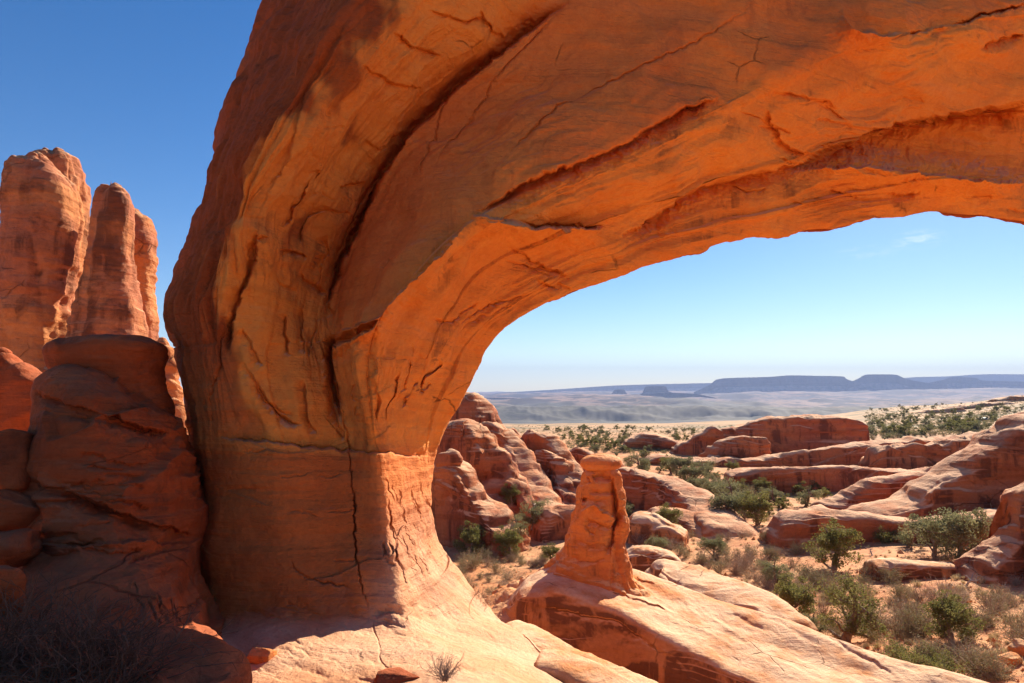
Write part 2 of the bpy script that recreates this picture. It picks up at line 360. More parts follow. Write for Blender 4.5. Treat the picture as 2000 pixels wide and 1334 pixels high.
def fin(name, top, zb, wf, wb, mat, pf=3.8, pb=2.2, k=3.0, px=2.0, lump=.22, ledge=.1, fine=.03, seed=1.0, dip=0.0, groove=0.0, parent=None):
    """a ridge of rock under the crest line top=[(px,py,d)...]; wf/wb half widths at the foot, front/back"""
    T = W(*np.array(top, float).T)
    U, V, D = proj(T); L = np.hypot(np.diff(U), np.diff(V))
    T = crom(T, [int(np.clip(l / px, 3, 300)) for l in L])
    n = len(T)
    wf = np.interp(np.linspace(0, 1, n), np.linspace(0, 1, len(np.atleast_1d(wf))), np.atleast_1d(wf)) if np.ndim(wf) else np.full(n, float(wf))
    wb = np.full(n, float(wb))
    dr = np.gradient(T, axis=0)[:, :2]; 
    ker = np.ones(9) / 9
    for c in range(2): dr[:, c] = np.convolve(np.pad(dr[:, c], 4, mode='edge'), ker, 'valid')
    dr /= np.maximum(np.linalg.norm(dr, axis=1)[:, None], 1e-6)
    nrm = np.stack([dr[:, 1], -dr[:, 0]], -1)          # to the right of the crest direction
    flip = np.sign(-(nrm * T[:, :2]).sum(1)); flip[flip == 0] = 1
    nrm = nrm * np.sign(flip.sum() or 1)                # towards the camera
    z0 = np.interp(np.linspace(0, 1, n), np.linspace(0, 1, len(np.atleast_1d(zb))), np.atleast_1d(zb)) if np.ndim(zb) else np.full(n, float(zb))
    m1, m2 = 72, 16
    a = np.concatenate([np.linspace(0, 1, m1) * .5 * math.pi, .5 * math.pi + np.linspace(0, 1, m2)[1:] * .5 * math.pi])
    ca, sa = np.cos(a), np.sin(a)
    e = np.where(a <= math.pi / 2, 2 / pf, 2 / pb)
    off = np.sign(ca) * np.abs(ca) ** e; hh = np.abs(sa) ** e
    H = np.maximum(T[:, 2] - z0, .3)
    env = np.ones(n)
    q = max(4, n // 9); uq = np.linspace(0, 1, q); eq = np.sqrt(1 - (1 - uq) ** 2); env[:q] = eq; env[-q:] = eq[::-1]
    H = H * np.maximum(env, .0) ** .45
    G = np.zeros((n, len(a), 3))
    o = np.where(off[None] > 0, off[None] * (wf * env)[:, None], off[None] * (wb * env)[:, None])
    G[..., 0] = T[:, None, 0] + nrm[:, None, 0] * o; G[..., 1] = T[:, None, 1] + nrm[:, None, 1] * o
    G[..., 2] = z0[:, None] + H[:, None] * hh[None]
    N = grid_normals(G)
    c = G.mean((0, 1)); 
    if (N * (G - c)).sum(-1).mean() < 0: N = -N
    G0_ = G; G = rock_disp(G, N, k, lump, ledge, fine, seed, dip, groove)
    ee = np.clip(env * 1.3, 0, 1)[:, None, None]; G = G0_ * (1 - ee) + G * ee
    Q = grid_quads(n, len(a))
    me = mesh_quads(name, G.reshape(-1, 3), Q)
    me.flip_normals() if False else None
    return link(name, me, mat, parent)

def tower(name, st, ratio, mat, k=2.0, px=2.0, lump=.2, ledge=.1, fine=.03, seed=1.0, p=2.6, dip=0.0, groove=0.0, parent=None, yaw=0.0, nrad=150, dome=.45, rel=False):
    """vertical rock: st=[(px_left, px_right, py, d)...] from foot to top"""
    st = np.array(st, float); mid = (st[:, 0] + st[:, 1]) / 2
    ctr = W(mid, st[:, 2], st[:, 3]); a = (st[:, 1] - st[:, 0]) / 2 / F * st[:, 3]
    K = np.concatenate([ctr, a[:, None]], 1)
    L = np.abs(np.diff(st[:, 2])) + np.abs(np.diff(st[:, 0])) * .3
    K = crom(K, [int(np.clip(l / px, 3, 200)) for l in L])
    th = np.linspace(0, 2 * math.pi, nrad, endpoint=False)
    cx = np.sign(np.cos(th)) * np.abs(np.cos(th)) ** (2 / p); sy = np.sign(np.sin(th)) * np.abs(np.sin(th)) ** (2 / p)
    G = np.zeros((len(K), nrad, 3)); A = np.maximum(K[:, 3], .02)
    x, y = cx[None] * A[:, None], sy[None] * A[:, None] * ratio
    cyaw, syaw = math.cos(yaw), math.sin(yaw)
    G[..., 0] = K[:, None, 0] + x * cyaw - y * syaw; G[..., 1] = K[:, None, 1] + x * syaw + y * cyaw; G[..., 2] = K[:, None, 2]
    # domed top
    nd = 14; t = np.linspace(0, 1, nd + 1)[1:]
    top = G[-1][None] * 0 + K[-1, :3] + (G[-1] - K[-1, :3])[None] * np.cos(t * math.pi / 2)[:, None, None] 
    top[..., 2] += (A[-1] * dome * np.sin(t * math.pi / 2))[:, None]
    G = np.concatenate([G, top], 0)
    N = grid_normals(G, True); c = G.mean((0, 1))
    if (N[: len(K)] * (G[: len(K)] - K[:, None, :3])).sum() < 0: N = -N
    G = rock_disp(G, N, k, lump, ledge, fine, seed, dip, groove)
    if rel:
        U, Vv, D = proj(G); rv = G / np.linalg.norm(G, axis=-1, keepdims=True); fc = sstep(.05, .5, -(N * rv).sum(-1))
        G = G + rv * (relief(U, Vv) * fc)[..., None]
    V = G.reshape(-1, 3); Q = grid_quads(len(G), nrad, True)
    return link(name, mesh_quads(name, V, Q), mat, parent)

def boulder(name, c, size, mat, seed=0, yaw=0.0, p=3.0, rough=.16, parent=None, n=26, flat=False):
    """angular block: a superellipsoid cut by a few random planes"""
    u = np.linspace(-math.pi/2, math.pi/2, n); v = np.linspace(0, 2*math.pi, 2*n, endpoint=False)
    Uu, Vv = np.meshgrid(u, v, indexing='ij')
    f = lambda w, e: np.sign(w) * np.abs(w) ** (2 / e)
    G = np.stack([f(np.cos(Uu), p) * f(np.cos(Vv), p), f(np.cos(Uu), p) * f(np.sin(Vv), p), f(np.sin(Uu), p)], -1)
    rs = np.random.RandomState(seed + 11)
    for _ in range(9):
        d = rs.normal(size=3); d /= np.linalg.norm(d); h = rs.uniform(.62, .95)
        t = np.maximum((G @ d) - h, 0); G = G - t[..., None] * d
    G = G + (rough * fbm(G * 1.3 + seed, 4))[..., None] * G
    G = G * np.array(size) / 2; G = rot2(G, yaw) + np.array(c)
    me = mesh_quads(name, G.reshape(-1, 3), grid_quads(n, 2*n, True), smooth=not flat)
    return link(name, me, mat, parent)

# ------------------------------------------------------------------ THE ARCH
def seg_dist(U, V, pl):
    """distance to polyline, signed side, and 0..1 position along it"""
    best = np.full(U.shape, 1e9); side = np.zeros(U.shape); pos = np.zeros(U.shape)
    pl = np.asarray(pl, float); L = np.hypot(*np.diff(pl, axis=0).T); cum = np.concatenate([[0], np.cumsum(L)]); tot = cum[-1]
    for i in range(len(pl) - 1):
        ax, ay = pl[i]; bx, by = pl[i+1]; dx, dy = bx - ax, by - ay; l2 = dx*dx + dy*dy
        t = np.clip(((U - ax) * dx + (V - ay) * dy) / l2, 0, 1)
        qx, qy = U - (ax + t * dx), V - (ay + t * dy); ds = np.hypot(qx, qy)
        m = ds < best
        best = np.where(m, ds, best); side = np.where(m, dx * (V - ay) - dy * (U - ax), side); pos = np.where(m, (cum[i] + t * L[i]) / tot, pos)
    return best, np.sign(side), pos
# relief read off the photograph: ('c', depth m, width px, points) = open crack;
# ('s', depth m, fall-off px, points) = step: rock set back on the right-hand side (screen, walking along) of the line
REL = []
def crack(a, w, *p): REL.append(('c', a, w, p))
def step(a, w, *p): REL.append(('s', a, w, p))
def relief(U, V):
    D = np.zeros(U.shape)
    wu = U + 5 * noise(np.stack([U / 22, V / 22, U * 0], -1)) + 2 * noise(np.stack([U / 7, V / 7, U * 0 + 4], -1))
    wv = V + 5 * noise(np.stack([U / 22, V / 22, U * 0 + 9], -1)) + 2 * noise(np.stack([U / 7, V / 7, U * 0 + 14], -1))
    for kind, a, w, p in REL:
        pl = np.array(p, float); m = w * (3 if kind == 'c' else 1) + 8
        box = (wu > pl[:, 0].min() - m) & (wu < pl[:, 0].max() + m) & (wv > pl[:, 1].min() - m) & (wv < pl[:, 1].max() + m)
        if not box.any(): continue
        ds, sd_, ps = seg_dist(wu[box], wv[box], pl)
        endt = sstep(0, .18, ps) * sstep(1, .82, ps)
        if kind == 'c': D[box] += a * np.exp(-(ds / w) ** 2) * endt
        else:
            e = np.clip(1 - ds / w, 0, 1); edge = .5 + .5 * np.tanh(sd_ * ds / 1.6)
            D[box] += a * (1.6 if abs(a) > .24 else 1.1) * e * e * edge * endt
    if len(REL) > 90:                    # the deep wedge-shaped recess in the ceiling on the right
        up = np.interp(wu, [1500, 1560, 1660, 1700, 1850, 2060, 2300], [338, 325, 275, 250, 222, 190, 170]); lo = np.interp(wu, [1500, 1560, 1700, 1850, 2060, 2300], [338, 332, 332, 350, 374, 400])
        D += 1.3 * sstep(0, 9, wv - up) * sstep(0, 60, lo - wv) * sstep(1510, 1760, wu)
    return D

# guides, stations bottom -> top -> right.  (px, py, depth)
GA = [ # 0 outer edge
 [(470,1520,5.4),(442,1334,8.0),(425,1272,10.),(393,1205,12.),(388,1050,12.6),(384,870,13.),(356,700,13.4),(332,595,13.6),(372,480,13.8),(408,380,14.),(436,250,14.3),(498,80,15.),(560,-60,15.6),(680,-220,16.5),(900,-340,17.5),(1200,-380,19),(1600,-330,21),(2100,-180,23),(2700,60,25)],
 # 0b shoulder
 [(510,1520,5.2),(480,1334,7.6),(465,1268,9.6),(430,1200,11.6),(425,1050,12.),(412,870,12.2),(395,700,12.1),(378,595,12.),(415,485,12.),(440,395,12.),(505,250,11.9),(600,80,12.2),(690,-60,12.8),(820,-190,13.5),(1030,-280,14.4),(1320,-310,16.0),(1700,-250,18),(2150,-110,20.5),(2700,120,23)],
 # 1 lip of the ceiling
 [(575,1520,5.0),(565,1334,7.3),(550,1265,9.2),(545,1190,11.3),(540,1050,11.7),(525,870,11.9),(470,700,12.),(500,590,12.),(498,480,11.7),(520,370,11.5),(590,240,11.4),(690,70,11.6),(800,-60,12.0),(930,-150,12.6),(1150,-210,13.4),(1450,-210,15.0),(1800,-150,17),(2200,-30,19.5),(2700,180,22)],
 # 2 groove
 [(765,1520,4.8),(752,1334,7.0),(740,1275,8.8),(728,1215,11.),(697,1050,11.8),(680,880,12.2),(650,690,12.6),(648,590,12.8),(690,440,12.8),(750,325,12.8),(850,212,12.9),(1000,95,13.0),(1140,-15,13.3),(1280,-90,13.8),(1450,-130,14.6),(1680,-120,16.0),(1950,-70,17.7),(2280,30,20),(2720,240,22)],
 # 3 lower edge of the middle band
 [(930,1520,4.8),(900,1334,7.0),(855,1275,8.8),(795,1205,11.2),(762,1050,12.0),(735,880,12.2),(715,720,12.2),(738,620,12.2),(830,500,12.4),(920,422,12.7),(1050,352,13.2),(1200,295,13.7),(1370,215,14.4),(1520,140,15.1),(1680,80,15.9),(1850,40,16.9),(2080,20,18.2),(2350,100,20),(2750,300,22)],
 # 3b
 [(1100,1520,5.2),(1000,1334,7.6),(945,1270,9.8),(870,1198,12.3),(810,1050,13.2),(795,880,13.5),(830,715,13.5),(870,645,13.5),(965,540,13.8),(1060,490,14.2),(1200,430,14.8),(1340,390,15.5),(1500,340,16.2),(1640,300,16.9),(1790,265,17.6),(1950,250,18.3),(2200,260,19.3),(2450,330,20.5),(2800,480,22)],
 # 4 inner edge
 [(1320,1520,6.2),(1145,1338,9.2),(1050,1262,11.2),(958,1190,14.0),(845,1040,15.),(852,885,15.2),(912,752,15.),(985,652,15.),(1110,572,15.3),(1210,530,15.8),(1320,500,16.3),(1440,476,16.9),(1570,452,17.5),(1710,432,18.1),(1850,420,18.7),(2000,430,19.3),(2250,475,20.2),(2500,560,21),(2850,720,22)],
]
# ledges and cracks of the ceiling and the pillar
step(.55, 60, (1130,-10),(1040,60),(900,165),(800,265),(745,345),(700,440),(665,520),(645,590),(640,650))
crack(.3, 3, (745,345),(715,400),(690,450),(662,510),(640,600))
crack(.2, 2.5, (765,300),(735,350),(700,400),(672,465),(650,520))
step(-.45, 45, (640,660),(740,610),(800,560),(880,470),(925,420))
step(.5, 55, (925,418),(1000,370),(1060,345),(1200,292),(1330,215),(1420,185))
step(-.5, 60, (915,418),(980,428),(1060,445),(1130,448),(1190,440))
crack(.25, 3, (930,424),(1010,436),(1100,446),(1190,441))
step(.5, 60, (1190,470),(1260,440),(1340,385),(1450,350),(1560,320),(1660,280))
step(.7, 80, (1560,325),(1660,275),(1700,252),(1850,225),(2010,195))
step(-.7, 60, (1560,330),(1700,325),(1850,345),(2010,360))
step(-.5, 70, (1640,-10),(1665,60),(1760,70),(1860,50),(2010,10))
step(.45, 40, (1740,72),(1840,55),(1940,25),(2010,5))
step(.35, 30, (1900,95),(1960,75),(2010,62))
crack(.09, 1.8, (1490,0),(1400,60),(1300,110),(1200,160),(1110,205),(1060,245),(1000,300),(960,330))
crack(.07, 1.6, (1090,25),(1035,85),(980,140),(930,210),(880,270),(840,330))
crack(.07, 1.6, (880,170),(850,250),(830,300),(818,350))
step(.22, 22, (1510,180),(1560,185),(1610,195),(1650,218))
step(.25, 30, (1505,210),(1510,240),(1530,280),(1560,298),(1610,300))
for p in (((1450,215),(1500,240),(1540,262)),((1480,250),(1530,255),(1550,268)),((1590,200),(1630,215),(1660,240)),((1540,205),(1600,195),(1620,200)),
          ((1590,235),(1640,240),(1665,243)),((1600,285),(1640,283),(1670,292)),((1680,235),(1730,232),(1740,238)),((1740,195),(1790,195),(1810,200)),
          ((1520,310),(1560,318),(1590,312)),((1720,375),(1760,380),(1800,378)),((1620,370),(1660,380),(1680,388)),((1750,378),(1790,380),(1810,376)),
          ((1540,400),(1580,395),(1600,390)),((1890,385),(1930,385),(1940,390)),((1960,405),(1990,412),(2010,410)),((1430,370),(1470,375),(1500,368)),
          ((990,485),(1040,510),(1110,540)),((985,515),(1030,520),(1080,545)),((1000,515),(1060,525),(1120,545)),((1040,545),(1080,560),(1120,562)),
          ((880,655),(950,620),(1010,595)),((845,620),(880,628),(940,590)),((890,640),(960,600),(1060,560)),
          ((545,490),(580,495),(605,500)),((600,345),(570,420),(560,450)),((640,405),(600,440),(590,480)),((630,408),(660,415),(680,412)),
          ((710,275),(735,288),(760,287)),((735,285),(760,280),(785,255)),((612,325),(618,335),(625,342)),((655,360),(680,365),(712,352)),
          ((500,470),(508,460),(518,462)),((540,545),(560,560),(590,570)),((588,530),(600,545),(640,572)),((755,500),(745,512),(740,520)),
          ((650,640),(652,700),(660,760)),((600,600),(592,650),(585,700)),((560,610),(555,650),(560,700)),((625,610),(610,660),(598,700)),
          ((480,640),(490,680),(510,720)),((470,700),(520,780),(580,810)),((500,740),(540,800),(590,830)),((590,740),(600,800),(620,850)),
          ((640,760),(660,820),(676,860)),((700,700),(690,760),(700,830)),((730,680),(725,740),(745,830)),((770,720),(765,770),(760,830)),
          ((800,660),(795,720),(780,790)),((820,740),(800,760),(790,800)),((845,750),(820,760),(830,765)),((860,705),(830,735),(820,760)),
          ((690,120),(770,165),(830,170)),((760,60),(800,90),(860,110)),((930,20),(960,60),(990,75)),((830,20),(900,40),(940,30))):
    _r = random.Random(int(p[0][0] * 7 + p[0][1])); crack(_r.uniform(.02, .09), _r.uniform(1.3, 2.0), *p); step(_r.uniform(.06, .2), _r.uniform(12, 30), *p)
step(.18, 26, (640,455),(640,480),(620,560),(645,580))
step(-.3, 36, (650,700),(655,680),(700,655),(742,620))
step(.5, 30, (742,622),(700,655),(655,678),(648,705),(655,760),(672,830))   # dark hollow beside the groove
crack(.30, 3.5, (648,690),(652,720),(660,760),(668,800)); crack(.07, 1.5, (655,750),(668,800),(682,870),(690,960),(694,1060),(705,1140),(722,1205)); crack(.08, 1.6, (688,950),(692,1000),(695,1060),(700,1110))
crack(.05, 1.5, (560,1090),(600,1130),(690,1150))
step(.20, 120, (860,893),(780,888),(700,882),(560,866),(405,856))           # the bedding seam across the pillar
crack(.07, 1.8, (405,856),(560,864),(700,880),(850,892))
crack(.06, 3, (468,640),(440,640),(425,700),(410,760),(402,850))
step(.25, 30, (500,440),(498,520),(470,590),(455,650),(450,700))
step(.08, 30, (690,20),(640,120),(600,180),(560,300),(520,380),(500,440))
for i, (x0, y0) in enumerate([(560,380),(600,380),(620,250),(470,880),(540,930),(620,930),(560,1000),(640,1000),(430,960),(650,1090)]):
    rr = random.Random(i + 40); crack(.035, 1.8, (x0, y0), (x0 + rr.uniform(20, 40), y0 + rr.uniform(-8, 8)), (x0 + rr.uniform(50, 80), y0 + rr.uniform(-14, 14)))
for i in range(30):   # flutes on the sunlit flank
    rr = random.Random(i + 300); x0 = rr.uniform(745, 845); y0 = rr.uniform(930, 1060); l = rr.uniform(40, 110)
    step(.07, 8, (x0, y0), (x0 + l * .16, y0 + l * .6), (x0 + l * .42, y0 + l))
for i in range(46):   # thin shells broken off the slab
    rr = random.Random(i + 700); y0 = rr.uniform(1180, 1334); x0 = rr.uniform(450, 1000); l = rr.uniform(30, 120)
    step(rr.uniform(.03, .08), 22, (x0 + l, y0 + l * .28 + rr.uniform(-5, 5)), (x0 + l * .5, y0 + l * .12 + rr.uniform(-6, 6)), (x0, y0))
step(.12, 30, (860,1205),(800,1210),(760,1200),(725,1208))
step(.15, 40, (1130,1290),(1040,1270),(1020,1240),(1060,1262))
crack(.05, 1.8, (725,1205),(735,1250),(745,1290),(770,1320))

def build_arch():
    A = np.array(GA, float)
    A[1:, 0, 2] += 1.8; A[1:, 1, 2] += 1.5; A[1:, 2, 2] += .9; A[0, 0, 2] += 1.6; A[0, 1, 2] += .8; A[0, 2, 2] += .4
    bend = sstep(4.5, 7, np.arange(A.shape[1])); A[3, :, 2] += .9 * bend; A[4, :, 2] -= .35 * bend; A[1, :, 2] -= .2 * bend; A[3, 3:7, 2] += np.array([.1, .3, .35, .25])
    G = W(A[..., 0], A[..., 1], A[..., 2]).transpose(1, 0, 2)      # [station, guide, 3]
    ns_, ng = G.shape[:2]
    ray = G / np.linalg.norm(G, axis=-1, keepdims=True)
    # the side of the rock away from the camera
    out = G[:, 3] - G[:, 6]; out = out - (out * ray[:, 6]).sum(1)[:, None] * ray[:, 6]; out /= np.linalg.norm(out, axis=1)[:, None]
    B1 = G[:, 6] + ray[:, 6] * .7 + out * .5
    B2 = G[:, 5] + ray[:, 5] * 2.4 + out * .8
    B3 = G[:, 2] + ray[:, 2] * 5.0 + out * .5
    B4 = G[:, 0] + ray[:, 0] * 2.5
    K = np.concatenate([G, np.stack([B1, B2, B3, B4], 1)], 1)
    sn, tn = loft_nodes(K[:, :7], False, 1.55)
    S = crom(K, sn)
    Gd = crom(S.transpose(1, 0, 2), tn + [16, 14, 16, 14, 14][:5], closed=True).transpose(1, 0, 2)
    nvis = sum(tn) + 1
    U, V, D = proj(Gd)
    Gv = Gd[:, :nvis]
    rv = Gv / np.linalg.norm(Gv, axis=-1, keepdims=True)
    N = grid_normals(Gd, True); 
    if (N[:, :nvis] * -rv).sum() < 0: N = -N
    # relief in metres
    rel = relief(U[:, :nvis], V[:, :nvis])
    # silhouettes stay put
    tt = np.arange(nvis); e0 = sstep(0, 25, tt) * 1.0; e1 = sstep(0, 14, nvis - 1 - tt)
    Gd[:, :nvis] += rv * (rel * np.minimum(e0, e1)[None])[..., None]
    # weathered relief
    P = Gd
    slabness = sstep(1230, 1180, V)          # 1 on the wall, 0 on the slab
    pillar = sstep(640, 900, V)
    D1 = .17 * fbm(P * np.array([.32, .32, .25]), 3) + .07 * fbm(P * np.array([1.0, 1.0, .8]) + 3, 4) * (.4 + .6 * slabness)
    bed = noise(P * np.array([.3, .3, 3.2]) + 2); D1 = D1 + .018 * np.tanh(bed * 4) * pillar * slabness
    bed2 = noise(P * np.array([.5, .5, 7.5]) + 2); D1 = D1 + .008 * np.tanh(bed2 * 4) * pillar * slabness
    pl = noise(P * np.array([.55, .55, .9]) + 31); D1 = D1 + .05 * np.tanh(pl * 7) * slabness * (1 - pillar * .5)
    mid = Gd[:, nvis // 2]; sm = np.concatenate([[0], np.cumsum(np.linalg.norm(np.diff(mid, axis=0), axis=1))])[:, None]
    row = Gd[int(Gd.shape[0] * .6)]; tm = np.concatenate([[0], np.cumsum(np.linalg.norm(np.diff(row, axis=0), axis=1))])[None]
    tm2 = tm + .5 * noise(P * .5 + 3) + .12 * noise(P * 1.9 + 8); z_ = 0 * sm * tm
    upw = sstep(960, 700, V) * slabness
    A1 = noise(np.stack([sm * .16 + z_, tm2 * .85, z_ + 3], -1)); A2 = noise(np.stack([sm * .5 + z_, tm2 * 2.1, z_ + 8], -1)); A3 = noise(np.stack([sm * .9 + z_, tm2 * 4.6, z_ + 12], -1))
    gate = np.clip(.25 + 1.5 * noise(P * .33 + 50), 0, 1)
    D1 = D1 + upw * (.055 * np.tanh(A1 * 6) + .03 * np.tanh(A2 * 8) * gate + .016 * np.tanh(A3 * 8) * gate)
    h = P[..., 2] * 1.1 + .8 * noise(P * .4 + 21); h = h - np.floor(h); D1 = D1 + .05 * (h ** 2 - .3) * pillar * slabness * np.clip(noise(P * .5 + 9) * 2 + .2, 0, 1)
    fl = noise(P * np.array([1.3, 1.3, 1.0]) + 61); D1 = D1 + .03 * np.tanh(fl * 9) * slabness * np.clip(noise(P * .4 + 77) * 2 + .1, 0, 1)
    D1 = D1 + .014 * fbm(P * 5, 4)
    Gd = Gd + N * D1[..., None]
    # desert varnish: the outer face left of the lip, and a few hanging streaks
    cum = np.concatenate([[0], np.cumsum(tn)]); tcol = np.interp(np.arange(Gd.shape[1]), cum[:7], np.arange(7)) if Gd.shape[1] else 0
    tcol = np.where(np.arange(Gd.shape[1]) >= nvis, 0, tcol)
    w = fbm(P * np.array([.5, .5, .35]) + 7, 5); srow = np.interp(np.arange(Gd.shape[0]), np.concatenate([[0], np.cumsum(sn)]), np.arange(ns_))
    var = sstep(2.05, 1.75, tcol[None] + 2.0 * w) * sstep(4.2, 6.5, srow)[:, None] * (1.0 + .4 * w)
    stk = ridged(np.stack([sm * .45 + z_, tm * 2.0 + .7 * w, z_ + 30], -1), 4)
    var = var * (.72 + .28 * sstep(-.25, .25, stk)); Gd = Gd - N * (.10 * sstep(1.9, 1.3, tcol[None]) * sstep(4.5, 6.5, srow)[:, None] * stk)[..., None]
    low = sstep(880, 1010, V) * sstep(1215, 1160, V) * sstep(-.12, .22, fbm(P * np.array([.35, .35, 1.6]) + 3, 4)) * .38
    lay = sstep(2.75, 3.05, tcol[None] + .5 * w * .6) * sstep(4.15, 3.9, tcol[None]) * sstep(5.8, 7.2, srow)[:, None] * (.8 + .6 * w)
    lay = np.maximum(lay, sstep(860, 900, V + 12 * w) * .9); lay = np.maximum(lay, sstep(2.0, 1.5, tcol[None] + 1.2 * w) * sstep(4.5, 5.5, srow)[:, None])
    sun_pale = sstep(930, 1130, V + 90 * w) * sstep(690, 770, U + 60 * w) + sstep(1192, 1235, V + 30 * w)  # sunlight put into the colour: paler over the lit flank and lit slab
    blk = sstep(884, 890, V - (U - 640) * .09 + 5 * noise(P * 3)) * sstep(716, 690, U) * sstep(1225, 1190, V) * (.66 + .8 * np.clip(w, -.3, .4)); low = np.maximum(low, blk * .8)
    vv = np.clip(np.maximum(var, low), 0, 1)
    return Gd, nvis, sn, vv, np.clip(lay, 0, 1), np.clip(sun_pale, 0, 1)
Gd, NVIS, SN, VARN, LAY, SUN_PALE = build_arch()
row_floor = SN[0] + SN[1] + SN[2]            # station 3: where wall and floor meet
def part_mesh(name, G, r0, r1, N):
    H = G[r0:r1]; n, m = H.shape[:2]
    me = mesh_quads(name, H.reshape(-1, 3), grid_quads(n, m, True))
    me.normals_split_custom_set_from_vertices(N[r0:r1].reshape(-1, 3).astype(np.float32))
    return me
def vnormals(G):
    n = grid_normals(G, True); c = G[:, :NVIS]; 
    if (n[:, :NVIS] * -c).sum() < 0: n = -n
    return n
NG = vnormals(Gd)
def orient(me):
    """flip if the polygons face away from the custom normals"""
    return me
# polygon winding: make it agree with NG
Q4 = grid_quads(2, 3)
def wind_ok(G, N):
    r, c = G.shape[0] // 2, NVIS // 2
    a, b, e = G[r, c], G[r, c+1], G[r+1, c+1]
    return np.dot(np.cross(b - a, e - a), N[r, c]) > 0
def part_mesh2(name, r0, r1):
    H = Gd[r0:r1]; n, m = H.shape[:2]; Q = grid_quads(n, m, True)
    if not wind_ok(Gd, NG): Q = Q[:, ::-1]
    me = mesh_quads(name, H.reshape(-1, 3), Q)
    at = me.attributes.new('varnish', 'FLOAT', 'POINT'); at.data.foreach_set('value', VARN[r0:r1].ravel().astype(np.float32))
    at = me.attributes.new('layer', 'FLOAT', 'POINT'); at.data.foreach_set('value', LAY[r0:r1].ravel().astype(np.float32))
    at = me.attributes.new('pale', 'FLOAT', 'POINT'); at.data.foreach_set('value', SUN_PALE[r0:r1].ravel().astype(np.float32))
    me.normals_split_custom_set_from_vertices(NG[r0:r1].reshape(-1, 3).astype(np.float32))
    return me
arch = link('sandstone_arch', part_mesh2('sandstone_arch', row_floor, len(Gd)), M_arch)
tag(arch, 'huge orange sandstone arch sweeping overhead from its thick ribbed pillar', 'rock arch')
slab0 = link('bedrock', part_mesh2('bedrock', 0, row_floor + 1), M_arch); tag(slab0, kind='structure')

# ------------------------------------------------------------------ left side: dark butte, spires
def sheet(name, guides, skirt_first, skirt_last, mat, px=1.8, k=1.0, rel=False, parent=None, **kw):
    """rock skin lofted through guides (each a list of (px,py,d)); skirts = world offsets added beyond first / last guide"""
    A = np.array(guides, float); G = W(A[..., 0], A[..., 1], A[..., 2]).transpose(1, 0, 2)
    f = [G[:, :1] + np.array(s) for s in reversed(skirt_first)]; l = [G[:, -1:] + np.array(s) for s in skirt_last]
    K = np.concatenate(f + [G] + l, 1)
    sn, _ = loft_nodes(G, False, px); tn = loft_nodes(K, False, px)[1]
    for i in range(len(f)): tn[i] = min(tn[i], 24)
    for i in range(len(l)): tn[-1 - i] = min(tn[-1 - i], 40)
    S = crom(K, sn); Gd = crom(S.transpose(1, 0, 2), tn).transpose(1, 0, 2)
    N = grid_normals(Gd)
    if (N * -Gd).sum() < 0: N = -N
    if rel:
        U, V, D = proj(Gd); rv = Gd / np.linalg.norm(Gd, axis=-1, keepdims=True)
        Gd = Gd + rv * relief(U, V)[..., None]
    Gd = rock_disp(Gd, N, k, **kw)
    return link(name, mesh_quads(name, Gd.reshape(-1, 3), grid_quads(*Gd.shape[:2])), mat, parent)

REL_ARCH = list(REL); REL.clear()
step(.30, 60, (60,930),(140,960),(210,1000),(300,1030),(390,1050))
step(-.22, 50, (60,1060),(150,1075),(250,1065),(380,1060))
step(.25, 40, (75,760),(150,800),(250,830),(345,850))
crack(.12, 4, (90,800),(180,830),(250,838),(340,845))
step(.2, 36, (370,1080),(300,1090),(240,1120))
for i in range(26):
    rr = random.Random(i + 900); x0 = rr.uniform(60, 200); y0 = rr.uniform(880, 1090); l = rr.uniform(40, 120)
    step(rr.uniform(.05, .12), 16, (x0, y0), (x0 + l * .5, y0 + rr.uniform(-6, 8)), (x0 + l, y0 + rr.uniform(-4, 10)))
for i in range(16):
    rr = random.Random(i + 950); x0 = rr.uniform(230, 380); y0 = rr.uniform(1130, 1320)
    step(rr.uniform(.04, .08), 14, (x0, y0), (x0 + 14, y0 + 24), (x0 + 36, y0 + 50))
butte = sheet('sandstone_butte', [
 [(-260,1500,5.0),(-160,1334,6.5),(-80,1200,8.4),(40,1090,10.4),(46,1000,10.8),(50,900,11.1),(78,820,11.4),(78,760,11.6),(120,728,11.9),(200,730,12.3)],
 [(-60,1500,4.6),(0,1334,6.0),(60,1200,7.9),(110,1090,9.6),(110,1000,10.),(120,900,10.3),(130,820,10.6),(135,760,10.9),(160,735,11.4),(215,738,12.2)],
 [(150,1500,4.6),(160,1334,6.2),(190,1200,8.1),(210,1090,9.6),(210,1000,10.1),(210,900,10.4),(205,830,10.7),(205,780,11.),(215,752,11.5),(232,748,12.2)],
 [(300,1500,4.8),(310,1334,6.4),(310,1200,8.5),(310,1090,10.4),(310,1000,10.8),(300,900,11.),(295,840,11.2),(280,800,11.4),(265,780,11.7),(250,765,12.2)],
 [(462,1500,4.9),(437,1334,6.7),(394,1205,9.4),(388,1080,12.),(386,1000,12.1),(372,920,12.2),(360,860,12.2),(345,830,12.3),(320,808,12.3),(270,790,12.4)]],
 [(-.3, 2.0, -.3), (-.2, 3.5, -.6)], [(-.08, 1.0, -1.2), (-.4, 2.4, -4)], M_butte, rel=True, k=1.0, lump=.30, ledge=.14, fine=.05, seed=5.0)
tag(butte, 'dark shaded layered sandstone butte with a mushroom caprock, left of the arch pillar', 'rock butte')
tower('caprock', [(95,330,860,12.6),(108,335,800,12.6),(118,322,760,12.6),(112,312,725,12.6),(106,318,700,12.6),(105,321,686,12.6),(112,314,672,12.6),(130,290,662,12.6)],
      .8, M_butte, k=1.0, lump=.12, ledge=.07, fine=.05, seed=8, p=2.4, dome=.06, parent=butte)
REL.clear()
